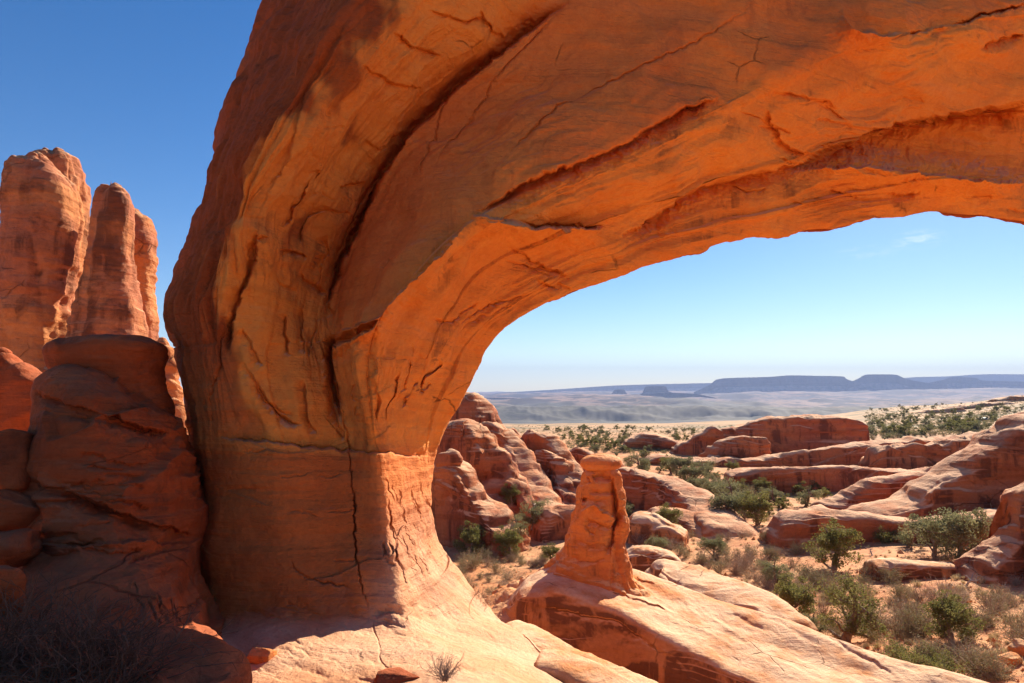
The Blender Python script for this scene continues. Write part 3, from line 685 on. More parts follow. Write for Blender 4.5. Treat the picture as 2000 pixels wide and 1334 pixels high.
for nm, st, rt, sd_, lab in [
 ('rock_spire', [(-60,190,880,42),(-20,140,760,42),(-6,130,690,42),(-2,132,600,42),(8,138,520,42),(20,146,440,42),(22,140,380,42),(20,120,340,42),(26,100,318,42),(38,88,308,42)], .85, 3, 'tallest sandstone spire at the far left edge, blunt top with a dark vertical cleft'),
 ('rock_spire', [(60,190,880,46),(70,160,700,46),(75,160,560,46),(76,166,420,46),(72,166,370,46),(72,155,330,46),(75,145,306,46),(90,130,297,46)], 1.0, 7, 'rounded spire top showing just behind the tallest spire at the far left'),
 ('rock_spire', [(90,310,760,40),(130,285,680,40),(148,272,630,40),(160,262,560,40),(168,258,500,40),(176,258,440,40),(182,257,400,40),(184,246,375,40),(196,238,362,40)], .8, 12, 'free-standing rounded sandstone spire with a small cap, second from the left'),
 ('rock_spire', [(215,330,760,44),(228,308,680,44),(230,306,620,44),(228,300,560,44),(226,302,500,44),(226,296,450,44),(232,284,420,44),(245,272,408,44)], .9, 19, 'shorter grey-banded spire leaning against the right side of the capped spire')]:
    o = tower(nm, st, rt, M_spire, k=2.2, lump=.17, ledge=.06, fine=.06, seed=sd_, p=2.8, groove=.16, dip=.15); tag(o, lab, 'rock spire', 'sandstone spires left of the arch')
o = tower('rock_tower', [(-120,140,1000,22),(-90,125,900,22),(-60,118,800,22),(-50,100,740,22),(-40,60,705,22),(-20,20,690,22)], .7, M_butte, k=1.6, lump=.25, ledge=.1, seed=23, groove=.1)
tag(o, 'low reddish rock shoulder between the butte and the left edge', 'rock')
o = tower('rock_tower', [(60,200,960,30),(70,180,840,30),(80,160,740,30),(95,150,690,30),(105,140,672,30)], .8, M_spire, k=1.8, lump=.25, ledge=.1, seed=29)
tag(o, 'pale sunlit rock knob wedged behind the dark butte', 'rock')
o = tower('rock_tower', [(290,390,960,34),(300,372,860,34),(305,352,760,34),(306,345,700,34),(308,330,672,34),(312,322,660,34)], .9, M_spire, k=1.8, lump=.2, ledge=.1, seed=31)
tag(o, 'narrow pale rock column in the gap between butte and arch pillar', 'rock')
for i, (x, y, d, s, lab) in enumerate([(-10,905,10.5,(2.3,2.0,1.6),'upper dark boulder jammed beside the butte at the left edge'),(5,1000,10.0,(1.9,1.6,1.0),'middle dark boulder in the gully at the left edge'),
        (15,1075,9.3,(1.5,1.4,.8),'lowest dark boulder in the gully at the left edge'),(-35,1160,8.0,(1.3,1.3,1.3),'dark brown boulder at the left edge above the dead brush')]):
    o = boulder('boulder', W(x, y, d), tuple(v_ * .62 for v_ in s), M_butte, seed=i + 3, yaw=i * .8, rough=.26); tag(o, lab, 'boulder', 'boulders in the dark gully')

# ------------------------------------------------------------------ the ridge in front of the opening and its hoodoo
step(.14, 40, (1180,1105),(1230,1130),(1290,1140)); step(.14, 30, (1170,1130),(1230,1150),(1280,1158)); step(.16, 34, (1180,1150),(1260,1180),(1310,1200))
step(-.10, 22, (1400,1095),(1500,1150),(1600,1200),(1700,1240))
step(.10, 26, (1040,1180),(1200,1210),(1320,1290)); crack(.10, 4, (1540,1210),(1640,1260),(1760,1330))
for i in range(30):
    rr = random.Random(i + 1200); x0 = rr.uniform(1180, 1900); y0 = 1080 + (x0 - 1180) * .33 + rr.uniform(0, 90); l = rr.uniform(50, 140)
    step(rr.uniform(.03, .09), 18, (x0 + l, y0 + l * .45), (x0 + l * .5, y0 + l * .2 + rr.uniform(-5, 5)), (x0, y0))
ridge = sheet('sandstone_ridge', [
 [(968,1196,21.5),(1000,1163,21.8),(1040,1122,22.6),(1095,1098,23.2),(1230,1108,23.2),(1350,1148,22.2),(1500,1203,21),(1620,1246,20.),(1780,1293,19),(2000,1352,18),(2350,1450,17)],
 [(970,1205,21.0),(995,1172,21.0),(1030,1135,21.2),(1092,1112,21.9),(1212,1135,21.7),(1335,1190,20.6),(1485,1250,19.5),(1600,1295,18.7),(1760,1342,17.8),(1990,1405,17),(2330,1500,16.2)],
 [(972,1215,20.7),(995,1185,20.5),(1025,1152,20.3),(1090,1135,20.5),(1200,1168,20.2),(1300,1222,19.2),(1420,1275,18.3),(1540,1322,17.6),(1690,1375,16.8),(1940,1450,16),(2300,1560,15.2)],
 [(974,1224,20.5),(1000,1202,20.1),(1030,1178,19.7),(1090,1165,19.7),(1190,1198,19.4),(1285,1250,18.5),(1390,1300,17.7),(1510,1350,17.0),(1660,1405,16.3),(1910,1490,15.5),(2280,1600,14.8)],
 [(976,1250,20.4),(1005,1265,19.9),(1040,1280,19.4),(1095,1290,19.3),(1190,1330,19.0),(1280,1370,18.2),(1380,1410,17.4),(1500,1460,16.8),(1650,1510,16.2),(1900,1600,15.4),(2270,1720,14.6)]],
 [(.2, 1.2, -1.0), (.2, 2.0, -4.0)], [(0, -.3, -2.5), (0, .5, -5)], M_slab, rel=True, k=1.2, lump=.16, ledge=.035, fine=.02, seed=13.0, dip=.1)
tag(ridge, 'long pale whaleback sandstone ridge with a dark varnished cliff face carrying the hoodoo', 'rock ridge')
REL.clear()
crack(.30, 7, (1158,936),(1175,931),(1194,934)); crack(.16, 5, (1150,958),(1175,962),(1200,960)); crack(.2, 4, (1136,975),(1146,978)); crack(.12, 3, (1148,930),(1150,945))
step(-.28, 26, (1132,1000),(1160,985),(1185,1000),(1200,1012),(1190,1035)); step(.25, 24, (1140,1010),(1175,1025),(1200,1018),(1214,990))
step(.30, 20, (1196,925),(1202,960),(1206,1000),(1198,1040),(1192,1090)); step(.14, 18, (1120,1050),(1150,1062),(1190,1058)); step(.12, 14, (1128,972),(1160,978),(1200,974))
step(.16, 16, (1110,1085),(1150,1095),(1185,1090)); crack(.12, 3, (1140,1020),(1150,1035),(1165,1040))
hood = tower('hoodoo', [(945,1330,1186,22.0),(985,1296,1165,22.0),(1022,1266,1147,22.0),(1054,1244,1128,21.9),(1076,1228,1106,21.8),(1094,1216,1074,21.8),(1108,1220,1040,21.8),(1120,1224,1010,21.8),(1132,1218,978,21.8),(1140,1211,948,21.8),(1145,1206,928,21.8),(1155,1195,919,21.8),(1160,1190,914,21.8)],
      .85, M_hood, k=1.0, px=1.3, lump=.24, ledge=.055, fine=.11, seed=41, p=3.4, groove=.20, nrad=260, dip=.12, rel=True, dome=.05)
REL.clear()
tag(hood, 'upright orange hoodoo with a flat balanced capstone, rising from the pale ridge', 'hoodoo')
tower('capstone', [(1150,1196,918,21.8),(1138,1208,913,21.8),(1135,1213,906,21.8),(1138,1212,898,21.8),(1148,1203,891,21.8),(1160,1190,889,21.8)], .85, M_hood, k=.7, px=1.0, lump=.18, ledge=.05, fine=.03, seed=44, dome=.1, parent=hood)
for nm, top, zb, wf, wb, mt, kw, lab in [
 ('rock_slab', [(958,1208,14.2),(1015,1220,13.8),(1070,1243,13.2),(1115,1266,12.8),(1180,1293,12.2),(1230,1320,11.8),(1290,1352,11.3),(1360,1400,10.8)], -9.5, .9, .5, M_slab, dict(k=.9, pf=6, pb=5, lump=.05, ledge=.05, seed=3), 'upper of two tilted sandstone slabs at the foot of the arch slope'),
 ('rock_slab', [(1035,1276,11.0),(1090,1278,10.9),(1150,1298,10.6),(1210,1330,10.3),(1290,1380,10.0)], -8, .7, .5, M_slab, dict(k=.8, pf=6, pb=5, lump=.05, ledge=.05, seed=9), 'lower of two tilted sandstone slabs at the bottom of the picture'),
 ('rock_slab', [(1255,1100,34),(1300,1093,34),(1370,1110,33),(1450,1140,31),(1520,1180,29.5),(1580,1225,28)], -13.5, 3.2, 2.0, M_slab, dict(k=1.5, pf=4, lump=.16, ledge=.10, seed=15), 'stepped pale slab tapering to the right just behind the whaleback ridge'),
 ('rock_slab', [(1205,1080,46),(1240,1062,46),(1290,1066,46),(1325,1085,46)], -13, 2.0, 1.5, M_slab, dict(k=1.2, pf=4, lump=.2, ledge=.12, seed=17), 'small broken stack of thin slabs just right of the hoodoo'),
 ('rock_slab', [(1215,1030,58),(1240,1003,58),(1285,1008,57),(1340,1040,56)], -14, 2.5, 2.0, M_slab, dict(k=1.8, pf=4, lump=.2, ledge=.12, seed=19), 'low rounded slab between the hoodoo and the long sloping fin'),
 ('rock_slab', [(1262,993,66),(1320,992,65),(1370,1010,62),(1430,1045,58),(1470,1066,56)], -14, 2.5, 2.0, M_fin, dict(k=1.8, pf=4, lump=.2, ledge=.12, seed=21), 'thin flat slab lying at the foot of the long sloping fin'),
 ('rock_slab', [(1040,1035,60),(1060,1000,60.5),(1090,990,61),(1130,988,61)], -14, 2.2, 2.5, M_fin, dict(k=1.6, pf=3, lump=.2, ledge=.12, seed=23), 'rounded red slab half hidden behind the left of the hoodoo'),
 ('rock_slab', [(1735,812,430),(1790,803,430),(1850,797,430),(1880,800,430)], -34, 9, 12, M_slab, dict(k=4, pf=6, lump=.2, ledge=.2, seed=127), 'pale grey rim ledge at the left edge of the sandy rise'),
 ('rock_slab', [(1845,797,470),(1900,789,470),(1960,785,470),(1990,790,470)], -30, 9, 12, M_slab, dict(k=4, pf=6, lump=.2, ledge=.2, seed=128), 'pale grey rim ledge in the middle of the sandy rise'),
 ('rock_slab', [(1930,780,520),(1975,774,520),(2040,771,520),(2100,772,520)], -26, 9, 12, M_slab, dict(k=4, pf=6, lump=.2, ledge=.2, seed=129), 'highest pale rim ledge of the sandy rise, at the right edge'),
 ('rock_slab', [(1695,1100,40.5),(1740,1093,40.5),(1800,1097,40.5),(1870,1100,40.5)], -12.5, 1.0, 2.0, M_slab, dict(k=1.0, pf=6, lump=.1, ledge=.1, seed=25), 'flat ledge of red rock in the sand below the big juniper'),
 ]:
    o = fin(nm, top, zb, wf, wb, mt, **kw); tag(o, lab, 'rock slab', 'low slabs on the valley side')
# fins on the left of the valley, seen beyond the pillar
FINS = [
 ([(852,905,47),(880,882,48),(905,905,47),(935,945,46),(965,985,45),(1000,1030,43.5),(1015,1052,43)], -14.5, 2.4, 2.2, dict(k=2.2, pf=6, seed=51), 'lowest stepped fin, nearest of the fins beyond the pillar'),
 ([(840,860,58),(870,826,58),(920,820,58),(950,840,57),(974,880,56),(980,925,55),(968,965,54),(990,990,53),(1008,1018,52)], -15, 3.2, 3.0, dict(k=2.6, pf=4.2, lump=.3, seed=55), 'dark rounded fin with a bulging nose, second of the fins beyond the pillar'),
 ([(870,800,80),(895,770,80),(935,770,79),(950,800,78),(962,830,77)], -15, 5.0, 4.0, dict(k=3.2, pf=4, seed=57), 'reddish square-topped block crowning the fins beyond the pillar'),
 ([(930,835,72),(965,828,71),(1000,850,70),(1030,905,67),(1052,950,64),(1080,985,61),(1100,1010,58)], -15.5, 3.8, 3.0, dict(k=2.8, pf=6, lump=.3, seed=61), 'long fin with a pale sunlit flank running down to the scrub'),
 ([(985,842,78),(1005,838,78),(1030,875,76),(1044,915,74),(1052,960,71)], -15, 2.2, 2.0, dict(k=2.6, pf=3.8, seed=64), 'narrow fin squeezed behind the long pale-flanked fin'),
 ([(1018,850,82),(1040,836,82),(1075,850,81),(1100,880,79),(1120,925,77),(1135,965,74)], -15.5, 3.6, 3.0, dict(k=3.0, pf=3.8, lump=.3, seed=68), 'domed fin with an arched crest just left of the hoodoo'),
 ([(1030,885,76),(1062,876,76),(1090,890,75),(1100,930,73),(1118,975,70),(1128,1000,68)], -15.5, 2.6, 2.5, dict(k=2.8, pf=4.2, lump=.3, seed=70), 'rounded buttress in front of the domed fin beside the hoodoo'),
 ([(1100,880,95),(1130,872,95),(1170,885,94),(1210,900,92)], -15.5, 4.5, 4.0, dict(k=3.2, pf=3, seed=72), 'low rounded fin showing behind the hoodoo capstone'),
 ([(1190,912,80),(1230,908,79),(1290,925,76),(1340,945,72),(1390,985,66),(1420,1020,61),(1450,1050,57)], -15, 3.6, 3.5, dict(k=2.8, pf=5, ledge=.16, seed=75), 'long fin sloping down to the right of the hoodoo, striped with thin ledges'),
 ([(1213,890,150),(1222,862,150),(1255,847,150),(1290,852,149),(1330,868,148)], -17, 8.0, 5.0, dict(k=5, pf=4, seed=78), 'small red fin at the left end of the long far wall'),
 ([(1300,880,140),(1340,858,140),(1400,835,140),(1440,828,139),(1490,818,138),(1540,815,138),(1600,815,138),(1660,819,138),(1690,835,138),(1706,862,137)], -17, 6.0, 6.0, dict(k=5, pf=6, lump=.16, ledge=.12, seed=80), 'long straight red wall of rock across the middle of the valley'),
 ([(1380,905,125),(1400,858,126),(1460,848,127),(1500,850,127)], -17, 5, 4, dict(k=5, pf=5, seed=82), 'square-ended buttress in front of the long red wall'),
 ([(1225,905,122),(1260,890,122),(1300,888,122),(1370,893,121),(1480,893,119),(1600,872,118),(1700,862,118),(1800,855,118),(1900,843,118),(1960,838,118)], -17, 7, 5, dict(k=5, pf=6, seed=84), 'broad dark rock shelf running below the long red wall'),
 ([(1690,882,108),(1760,870,108),(1830,858,108),(1900,848,108),(1970,842,108)], -17, 5, 5, dict(k=4.5, pf=6, seed=86), 'pale-topped shelf climbing to the right below the scrubby rise'),
 ([(1395,940,92),(1430,922,92),(1500,912,91),(1570,908,90),(1660,905,90),(1750,910,89),(1830,905,89)], -17, 6, 6, dict(k=4.5, pf=6, seed=88), 'long low whaleback with a dark streaked face in the middle of the valley'),
 ([(1600,985,70),(1640,968,70),(1690,940,70),(1740,928,70),(1800,918,70),(1830,905,70)], -15.5, 3.5, 3.5, dict(k=3.5, pf=4, ledge=.16, seed=90), 'stepped row of red blocks left of the big shaded slope'),
 ([(1640,1005,60),(1690,988,60),(1760,968,60),(1800,935,60),(1850,905,60),(1900,870,60),(1950,840,60),(2010,800,60),(2080,780,60),(2200,760,60),(2350,760,60)], -16, 5.0, 6.0, dict(k=3.6, pf=6, lump=.26, ledge=.09, seed=92), 'big dark red rock slope climbing out of the right edge'),
 ([(1495,1030,52),(1530,1006,52),(1600,1000,52),(1700,1004,52),(1780,1012,51),(1870,1012,50),(1960,1000,49),(2100,970,48)], -14.5, 3.5, 3.5, dict(k=3.0, pf=6, ledge=.14, seed=94), 'long pale-topped ledge across the valley in front of the dark slope'),
 ([(1885,1128,33),(1910,1098,33),(1950,1060,33),(1975,1035,33),(1985,985,33),(2000,950,33),(2080,900,33),(2250,860,33)], -13.5, 2.0, 3.5, dict(k=1.8, pf=5, lump=.2, ledge=.10, seed=96), 'near dark rock wall at the right edge with a stepped notch'),
]
FD = [1.28, 1.26, 1.18, 1.2, 1.14, 1.08, 1.12, 1.05, 1, 1, 1, 1, 1, 1, 1, 1, 1, 1.04, 1.15]
for (top, zb, wf, wb, kw, lab), fm in zip(FINS, FD):
    top = [(a_, b_, c_ * fm) for a_, b_, c_ in top]; wf *= fm; wb *= fm; zb = zb - .5 if fm > 1.1 else zb
    kw = dict(dict(lump=.22, ledge=.13, fine=.04), **kw); wf = wf * (.5 if top[0][2] > 85 else .72); kw['pf'] = kw.get('pf', 4) * 1.7; kw['lump'] *= .6; kw['ledge'] *= 1.15
    o = fin('rock_fin', top, zb, wf, wb, M_fin, groove=.05 if top[0][0] > 1180 else .14, **kw); tag(o, lab, 'rock fin', 'sandstone fins in the valley')
for i, (x, y, d, s, lab) in enumerate([(1968,1262,24,(.8,.7,.6),'upper rounded red boulder near the right edge'),(1990,1240,25,(.9,.8,.7),'rightmost rounded red boulder cut by the right edge'),
    (1945,1275,23.5,(.9,.7,.45),'lower rounded red boulder near the right edge'),(900,1245,15,(.5,.4,.2),'broken flat stone at the lip of the arch slope')][:3]):
    g = W(x, y, d); g[2] = float(tent(g[0], g[1])) + s[2] * .25
    o = boulder('boulder', g, s, M_hood, seed=i + 60, yaw=i, p=2.4); tag(o, lab, 'boulder', 'boulders near the right edge')

# ------------------------------------------------------------------ mesas on the skyline
M_mesa = rock_mat('mesa_rock', (.17, .085, .06), (.10, .06, .045), (.60, .36, .25), .3, 70.0, 1.0, 1.0, bump=1.5)
def mesa(top, zfoot, depth, cliff, lab, seed, talus=1.6):
    """flat-topped table: skyline crest, cliff band, spreading talus; metres"""
    T = W(*np.array(top, float).T); U, V, D = proj(T); T = crom(T, [max(3, int(l / 1.6)) for l in np.hypot(np.diff(U), np.diff(V))])
    n = len(T); H = T[:, 2] - zfoot
    rad = T[:, :2] / np.linalg.norm(T[:, :2], axis=1)[:, None]
    prof = [(0, 0), (-.02, cliff * .5), (-.05, cliff), (-.35, cliff + (1 - cliff) * .35), (-.8, cliff + (1 - cliff) * .7), (-talus, 1.0)]
    ts = []; 
    for (o0, h0), (o1, h1) in zip(prof[:-1], prof[1:]):
        for t in np.linspace(0, 1, 8, endpoint=False): ts.append((o0 + (o1 - o0) * t, h0 + (h1 - h0) * t))
    ts.append(prof[-1]); ts = [(depth / max(H.max(), 1), 1.0)] + [(depth / max(H.max(), 1), 0.02)] + ts
    ts = np.array(ts); G = np.zeros((n, len(ts), 3))
    gl = ridged(np.stack([T[:, 0], T[:, 1], T[:, 0] * 0], -1) * .0022 + seed, 4)
    gl2 = ridged(np.stack([T[:, 0], T[:, 1], T[:, 0] * 0], -1) * .009 + seed, 3)
    o = ts[None, :, 0] * H[:, None]; out = np.clip(-ts[None, :, 0], 0, 9)
    o = o + np.where(ts[None, :, 0] <= 0, (gl[:, None] * 130 + gl2[:, None] * 45) * (.35 + .4 * out) * (1 - .8 * (ts[None, :, 1] > .97)), 0)
    G[..., 0] = T[:, None, 0] + rad[:, None, 0] * o; G[..., 1] = T[:, None, 1] + rad[:, None, 1] * o
    G[..., 2] = T[:, None, 2] - H[:, None] * ts[None, :, 1]
    # end flanks close in
    for e, sgn in ((0, 1), (n - 1, -1)): pass
    ob = link('mesa', mesh_quads('mesa', G.reshape(-1, 3), grid_quads(n, len(ts))), M_mesa)
    return tag(ob, lab, 'mesa', 'mesas along the horizon')
mesa([(880,775,13000),(950,769,13000),(1080,761,13000),(1200,753,13000),(1300,750,13000),(1400,748,13000),(1500,748,13000)], -150, 1200, .35, 'long low blue tableland on the skyline to the left', 3)
mesa([(1355,766,9500),(1385,752,9500),(1400,741,9500),(1430,738,9500),(1500,736,9500),(1545,733,9500),(1600,734,9500),(1645,735,9500),(1655,741,9500),(1690,752,9500),(1740,765,9500)], -150, 900, .4, 'largest flat-topped mesa in the middle of the skyline', 9)
mesa([(1655,748,9300),(1675,740,9300),(1690,732,9300),(1720,731,9300),(1750,732,9300),(1770,740,9300),(1800,746,9300),(1850,752,9300)], -120, 600, .35, 'smaller trapezoid mesa right of the largest mesa', 13)
mesa([(1700,745,13500),(1780,737,13500),(1850,735,13500),(1920,731,13500),(2000,731,13500),(2150,731,13500),(2300,735,13500)], -150, 1500, .35, 'far blue tableland along the skyline at the right', 17)
mesa([(1790,752,9700),(1840,742,9700),(1860,736,9700),(1905,738,9700),(1920,743,9700),(1990,745,9700),(2100,746,9700),(2300,748,9700)], -120, 600, .3, 'low pointed mesa under the right end of the skyline', 19)
mesa([(1245,776,8200),(1255,766,8200),(1262,755,8200),(1285,754,8200),(1300,755,8200),(1306,764,8200),(1330,772,8200)], -125, 260, .45, 'solitary square butte left of the largest mesa', 23, 1.0)
mesa([(1192,772,8600),(1198,764,8600),(1202,761,8600),(1219,761,8600),(1222,766,8600),(1228,773,8600)], -120, 160, .5, 'tiny square butte, smallest on the skyline', 27, .8)
mesa([(1205,779,7400),(1225,772,7400),(1260,770,7400),(1300,767,7400),(1340,768,7400),(1370,771,7400),(1400,778,7400)], -125, 300, .6, 'dark broken cliff line below the solitary butte', 29, .8)
mesa([(920,786,7000),(960,777,7000),(1030,779,7000),(1060,786,7000)], -140, 400, .5, 'blue cliff at the left end of the far plain', 31, .8)

# ------------------------------------------------------------------ vegetation
def flat_mat(name, c1, c2, sc=1.5, rough=.85, trans=0.0):
    m, nt, b = new_mat(name); q = NB(nt)
    oi = q.n('ShaderNodeObjectInfo')
    col = q.mix(q.ramp(q.noise(sc, 3), .35, .65), c1, c2)
    col = q.mix(q.math('MULTIPLY', oi.outputs['Random'], .35), col, tuple(x * .6 for x in c1))
    q.l(col, b.inputs['Base Color']); b.inputs['Roughness'].default_value = rough
    if trans:
        t = q.n('ShaderNodeBsdfTranslucent'); q.l(col, t.inputs[0]); ms = q.n('ShaderNodeMixShader'); ms.inputs[0].default_value = trans
        out = [n for n in nt.nodes if n.type == 'OUTPUT_MATERIAL'][0]
        q.l(b.outputs[0], ms.inputs[1]); q.l(t.outputs[0], ms.inputs[2]); q.l(ms.outputs[0], out.inputs[0])
    return m
M_leafg = flat_mat('juniper_leaf', (.17, .165, .045), (.25, .225, .075), 1.2, trans=.42)
M_leafd = flat_mat('juniper_leaf_grey', (.20, .20, .09), (.28, .26, .13), 1.2, trans=.38)
M_sage = flat_mat('sage_leaf', (.27, .24, .11), (.37, .31, .15), 3, trans=.2)
M_bark = flat_mat('bark', (.20, .12, .075), (.34, .25, .19), 6)
M_twig = flat_mat('dry_twig', (.36, .24, .16), (.48, .35, .24), 4)
M_dark = flat_mat('dark_twig', (.13, .055, .03), (.22, .11, .07), 4)
M_grass = flat_mat('dry_grass', (.55, .42, .22), (.68, .55, .33), 4, trans=.2)
M_snag = flat_mat('snag_wood', (.35, .31, .28), (.55, .50, .45), 5)

def tubes(paths, sides=5):
    """paths = [(points Nx3, radii N)] -> V, Q"""
    Vs, Qs, base = [], [], 0
    for P, r in paths:
        P = np.asarray(P, float); n = len(P); r = np.asarray(r, float)
        T = np.gradient(P, axis=0); T /= np.maximum(np.linalg.norm(T, axis=1)[:, None], 1e-9)
        ref = np.array([.31, .17, .93]) if abs(T[0, 2]) < .8 else np.array([.9, .3, .1])
        A = np.cross(T, ref); A /= np.linalg.norm(A, axis=1)[:, None]; B = np.cross(T, A)
        th = np.linspace(0, 2*math.pi, sides, endpoint=False)
        ring = P[:, None] + (A[:, None] * np.cos(th)[None, :, None] + B[:, None] * np.sin(th)[None, :, None]) * r[:, None, None]
        Vs.append(ring.reshape(-1, 3)); Qs.append(grid_quads(n, sides, True) + base); base += n * sides
    return np.concatenate(Vs), np.concatenate(Qs)
def leaves(C3, size, rs, up=.3, asp=1.0):
    n = len(C3); a = rs.normal(size=(n, 3)); a /= np.linalg.norm(a, axis=1)[:, None]
    a[:, 2] += up; a /= np.linalg.norm(a, axis=1)[:, None]
    b = np.cross(a, rs.normal(size=(n, 3))); b /= np.maximum(np.linalg.norm(b, axis=1)[:, None], 1e-6)
    s = size * rs.uniform(.6, 1.3, n)[:, None]
    V = np.stack([C3 - a*s*asp - b*s*.5, C3 - a*s*asp*.3 + b*s*.55, C3 + a*s*asp, C3 + a*s*asp*.2 - b*s*.6], 1).reshape(-1, 3)
    return V, np.arange(4 * n).reshape(-1, 4)
def wander(p0, d0, L, n, rs, curl=.25, up=0.0):
    P = [np.array(p0, float)]; d = np.array(d0, float); d /= np.linalg.norm(d)
    for _ in range(n):
        d = d + rs.normal(size=3) * curl; d[2] += up; d /= np.linalg.norm(d); P.append(P[-1] + d * L / n)
    return np.array(P)
PROTO = {}
def reg(key, root, kids): PROTO[key] = dict(root=root, kids=kids, used=False)
def make_tree(key, name, seed, h, w, ncl, per, leaf, mat, trunk_h=.25, open_=.0, col=None):
    rs = np.random.RandomState(seed)
    root = bpy.data.objects.new(name, None); C.objects.link(root)
    paths = []; clumps = []
    tr = wander((0, 0, -.25), (rs.normal() * .25, rs.normal() * .25, 1), h * .8 + .25, 9, rs, .16, .12); paths.append((tr, np.linspace(.075 * h ** .9, .02, 10)))
    nl = 8 + int(rs.randint(4))
    for i in range(nl):
        k = int(rs.randint(1, 8)); an = i * 2.4 + rs.normal() * .3
        hh = tr[k][2] / h; L = w * .5 * rs.uniform(.7, 1.05) * (1.0 if hh < .55 else .6)
        lb = wander(tr[k], (math.cos(an), math.sin(an), rs.uniform(.1, .8)), L, 6, rs, .25, .05)
        paths.append((lb, np.linspace(.03 * h ** .9, .008, 7))); 
        for q in (3, 4, 5, 6): clumps.append(lb[q])
        for _ in range(3):
            s = wander(lb[int(rs.randint(2, 6))], rs.normal(size=3) + [0, 0, .4], L * .45, 4, rs, .3); paths.append((s, np.linspace(.012, .004, 5))); clumps.append(s[-1]); clumps.append(s[2])
    clumps += [tr[-1], tr[-2], tr[-3] + rs.normal(size=3) * .12 * h, tr[-1] + rs.normal(size=3) * .1 * h]
    clumps = [c for c in clumps if c[2] > h * trunk_h * .5]
    rs.shuffle(clumps); clumps = clumps[:ncl]
    P = []
    for c in clumps:
        if rs.rand() < open_: continue
        r = w * rs.uniform(.07, .15); n = int(per * rs.uniform(.6, 1.3))
        q = rs.normal(size=(n, 3)); q /= np.linalg.norm(q, axis=1)[:, None]
        q = q * (rs.uniform(.25, 1, n) ** .5)[:, None] * r * np.array([1.1, 1.1, .8]); P.append(c + q)
    P = np.concatenate(P); P = P[P[:, 2] > .05]
    V, Q = tubes(paths, 6); tk = link('trunk', mesh_quads('trunk', V, Q), M_bark, root)
    V, Q = leaves(P, leaf, rs); cr = link('crown', mesh_quads('crown', V, Q, False), mat, root)
    reg(key, root, [tk, cr])
def make_bush(key, name, seed, h, w, nst, per, leaf, mat_t, mat_l):
    rs = np.random.RandomState(seed); paths = []; P = []
    for i in range(nst):
        an = rs.uniform(0, 2*math.pi); sp = rs.uniform(.15, 1.3)
        st = wander((rs.normal() * .05 * w, rs.normal() * .05 * w, -.05), (math.cos(an) * sp, math.sin(an) * sp, 1), h * rs.uniform(.6, 1.1) * (1 + .25 * sp), 6, rs, .22)
        st[:, :2] *= w / h * .8; paths.append((st, np.linspace(.012, .004, 7) * (h ** .5)))
        for q in (2, 3, 4, 5):
            s = wander(st[q], st[q] - st[q-1] + rs.normal(size=3) * .12 * h, h * .28, 3, rs, .35); paths.append((s, np.linspace(.006, .003, 4) * (h ** .5)))
            P.append(s[-1]); P.append(s[2]); P.append(st[q])
    V, Q = tubes(paths, 3)
    if per:
        root = bpy.data.objects.new(name, None); C.objects.link(root)
        tk = link('stems', mesh_quads('stems', V, Q), mat_t, root)
        P = np.repeat(np.array(P), per, 0); P = P + rs.normal(size=P.shape) * .055 * w; P[:, 2] = np.abs(P[:, 2])
        V, Q = leaves(P, leaf, rs); cr = link('crown', mesh_quads('crown', V, Q, False), mat_l, root)
        reg(key, root, [tk, cr])
    else: reg(key, link(name, mesh_quads(name, V, Q), mat_t), [])
def make_grass(key, seed, h, n):
    rs = np.random.RandomState(seed); V, Q = [], []
    for i in range(n):
        an = rs.uniform(0, 6.28); sp = rs.uniform(0, .9); b = np.array([rs.normal() * .07, rs.normal() * .07, -.02]); d = np.array([math.cos(an) * sp, math.sin(an) * sp, 1]) * h * rs.uniform(.5, 1)
        t = np.array([-math.sin(an), math.cos(an), 0]) * .007
        m = b + d * .55; e = b + d + np.array([0, 0, -.18 * h * sp]); k = len(V); V += [b - t, b + t, m + t, m - t, e + t * .2, e - t * .2]; Q += [[k, k+1, k+2, k+3], [k+3, k+2, k+4, k+5]]
    reg(key, link('grass_tuft', mesh_quads('grass_tuft', np.array(V), np.array(Q), False), M_grass), [])
def make_snag(key, seed, h):
    rs = np.random.RandomState(seed); paths = []
    tr = wander((0, 0, -.1), (rs.normal() * .5, rs.normal() * .5, 1), h, 8, rs, .25); paths.append((tr, np.linspace(.06 * h, .012, 9)))
    for i in range(9):
        k = int(rs.randint(1, 8)); s = wander(tr[k], rs.normal(size=3) + [0, 0, .4], h * rs.uniform(.3, .6), 5, rs, .35); paths.append((s, np.linspace(.02 * h, .004, 6)))
    V, Q = tubes(paths, 5); reg(key, link('dead_tree', mesh_quads('dead_tree', V, Q), M_snag), [])

make_tree('j1', 'juniper', 1, 2.4, 2.8, 60, 150, .042, M_leafg)
make_tree('j2', 'juniper', 2, 3.0, 3.0, 60, 130, .042, M_leafd, open_=.2)
make_tree('j3', 'juniper', 3, 3.6, 3.4, 70, 120, .042, M_leafg, .35, .35)
make_tree('j4', 'juniper', 4, 2.0, 3.0, 60, 140, .042, M_leafd, .1)
make_tree('f1', 'juniper', 5, 2.6, 3.4, 34, 70, .08, M_leafd, .05)
make_tree('f2', 'juniper', 6, 2.2, 3.0, 34, 70, .08, M_leafg, .05)
make_bush('s1', 'shrub', 11, .9, 1.2, 34, 5, .022, M_twig, M_sage)
make_bush('s2', 'shrub', 12, .8, 1.3, 40, 2, .02, M_twig, M_sage)
make_bush('d1', 'dry_bush', 13, 1.0, 1.3, 60, 0, 0, M_twig, None)
make_bush('d2', 'dry_bush', 14, .6, .9, 40, 0, 0, M_twig, None)
make_bush('g1', 'shrub', 15, .7, 1.2, 40, 9, .026, M_twig, M_leafg)
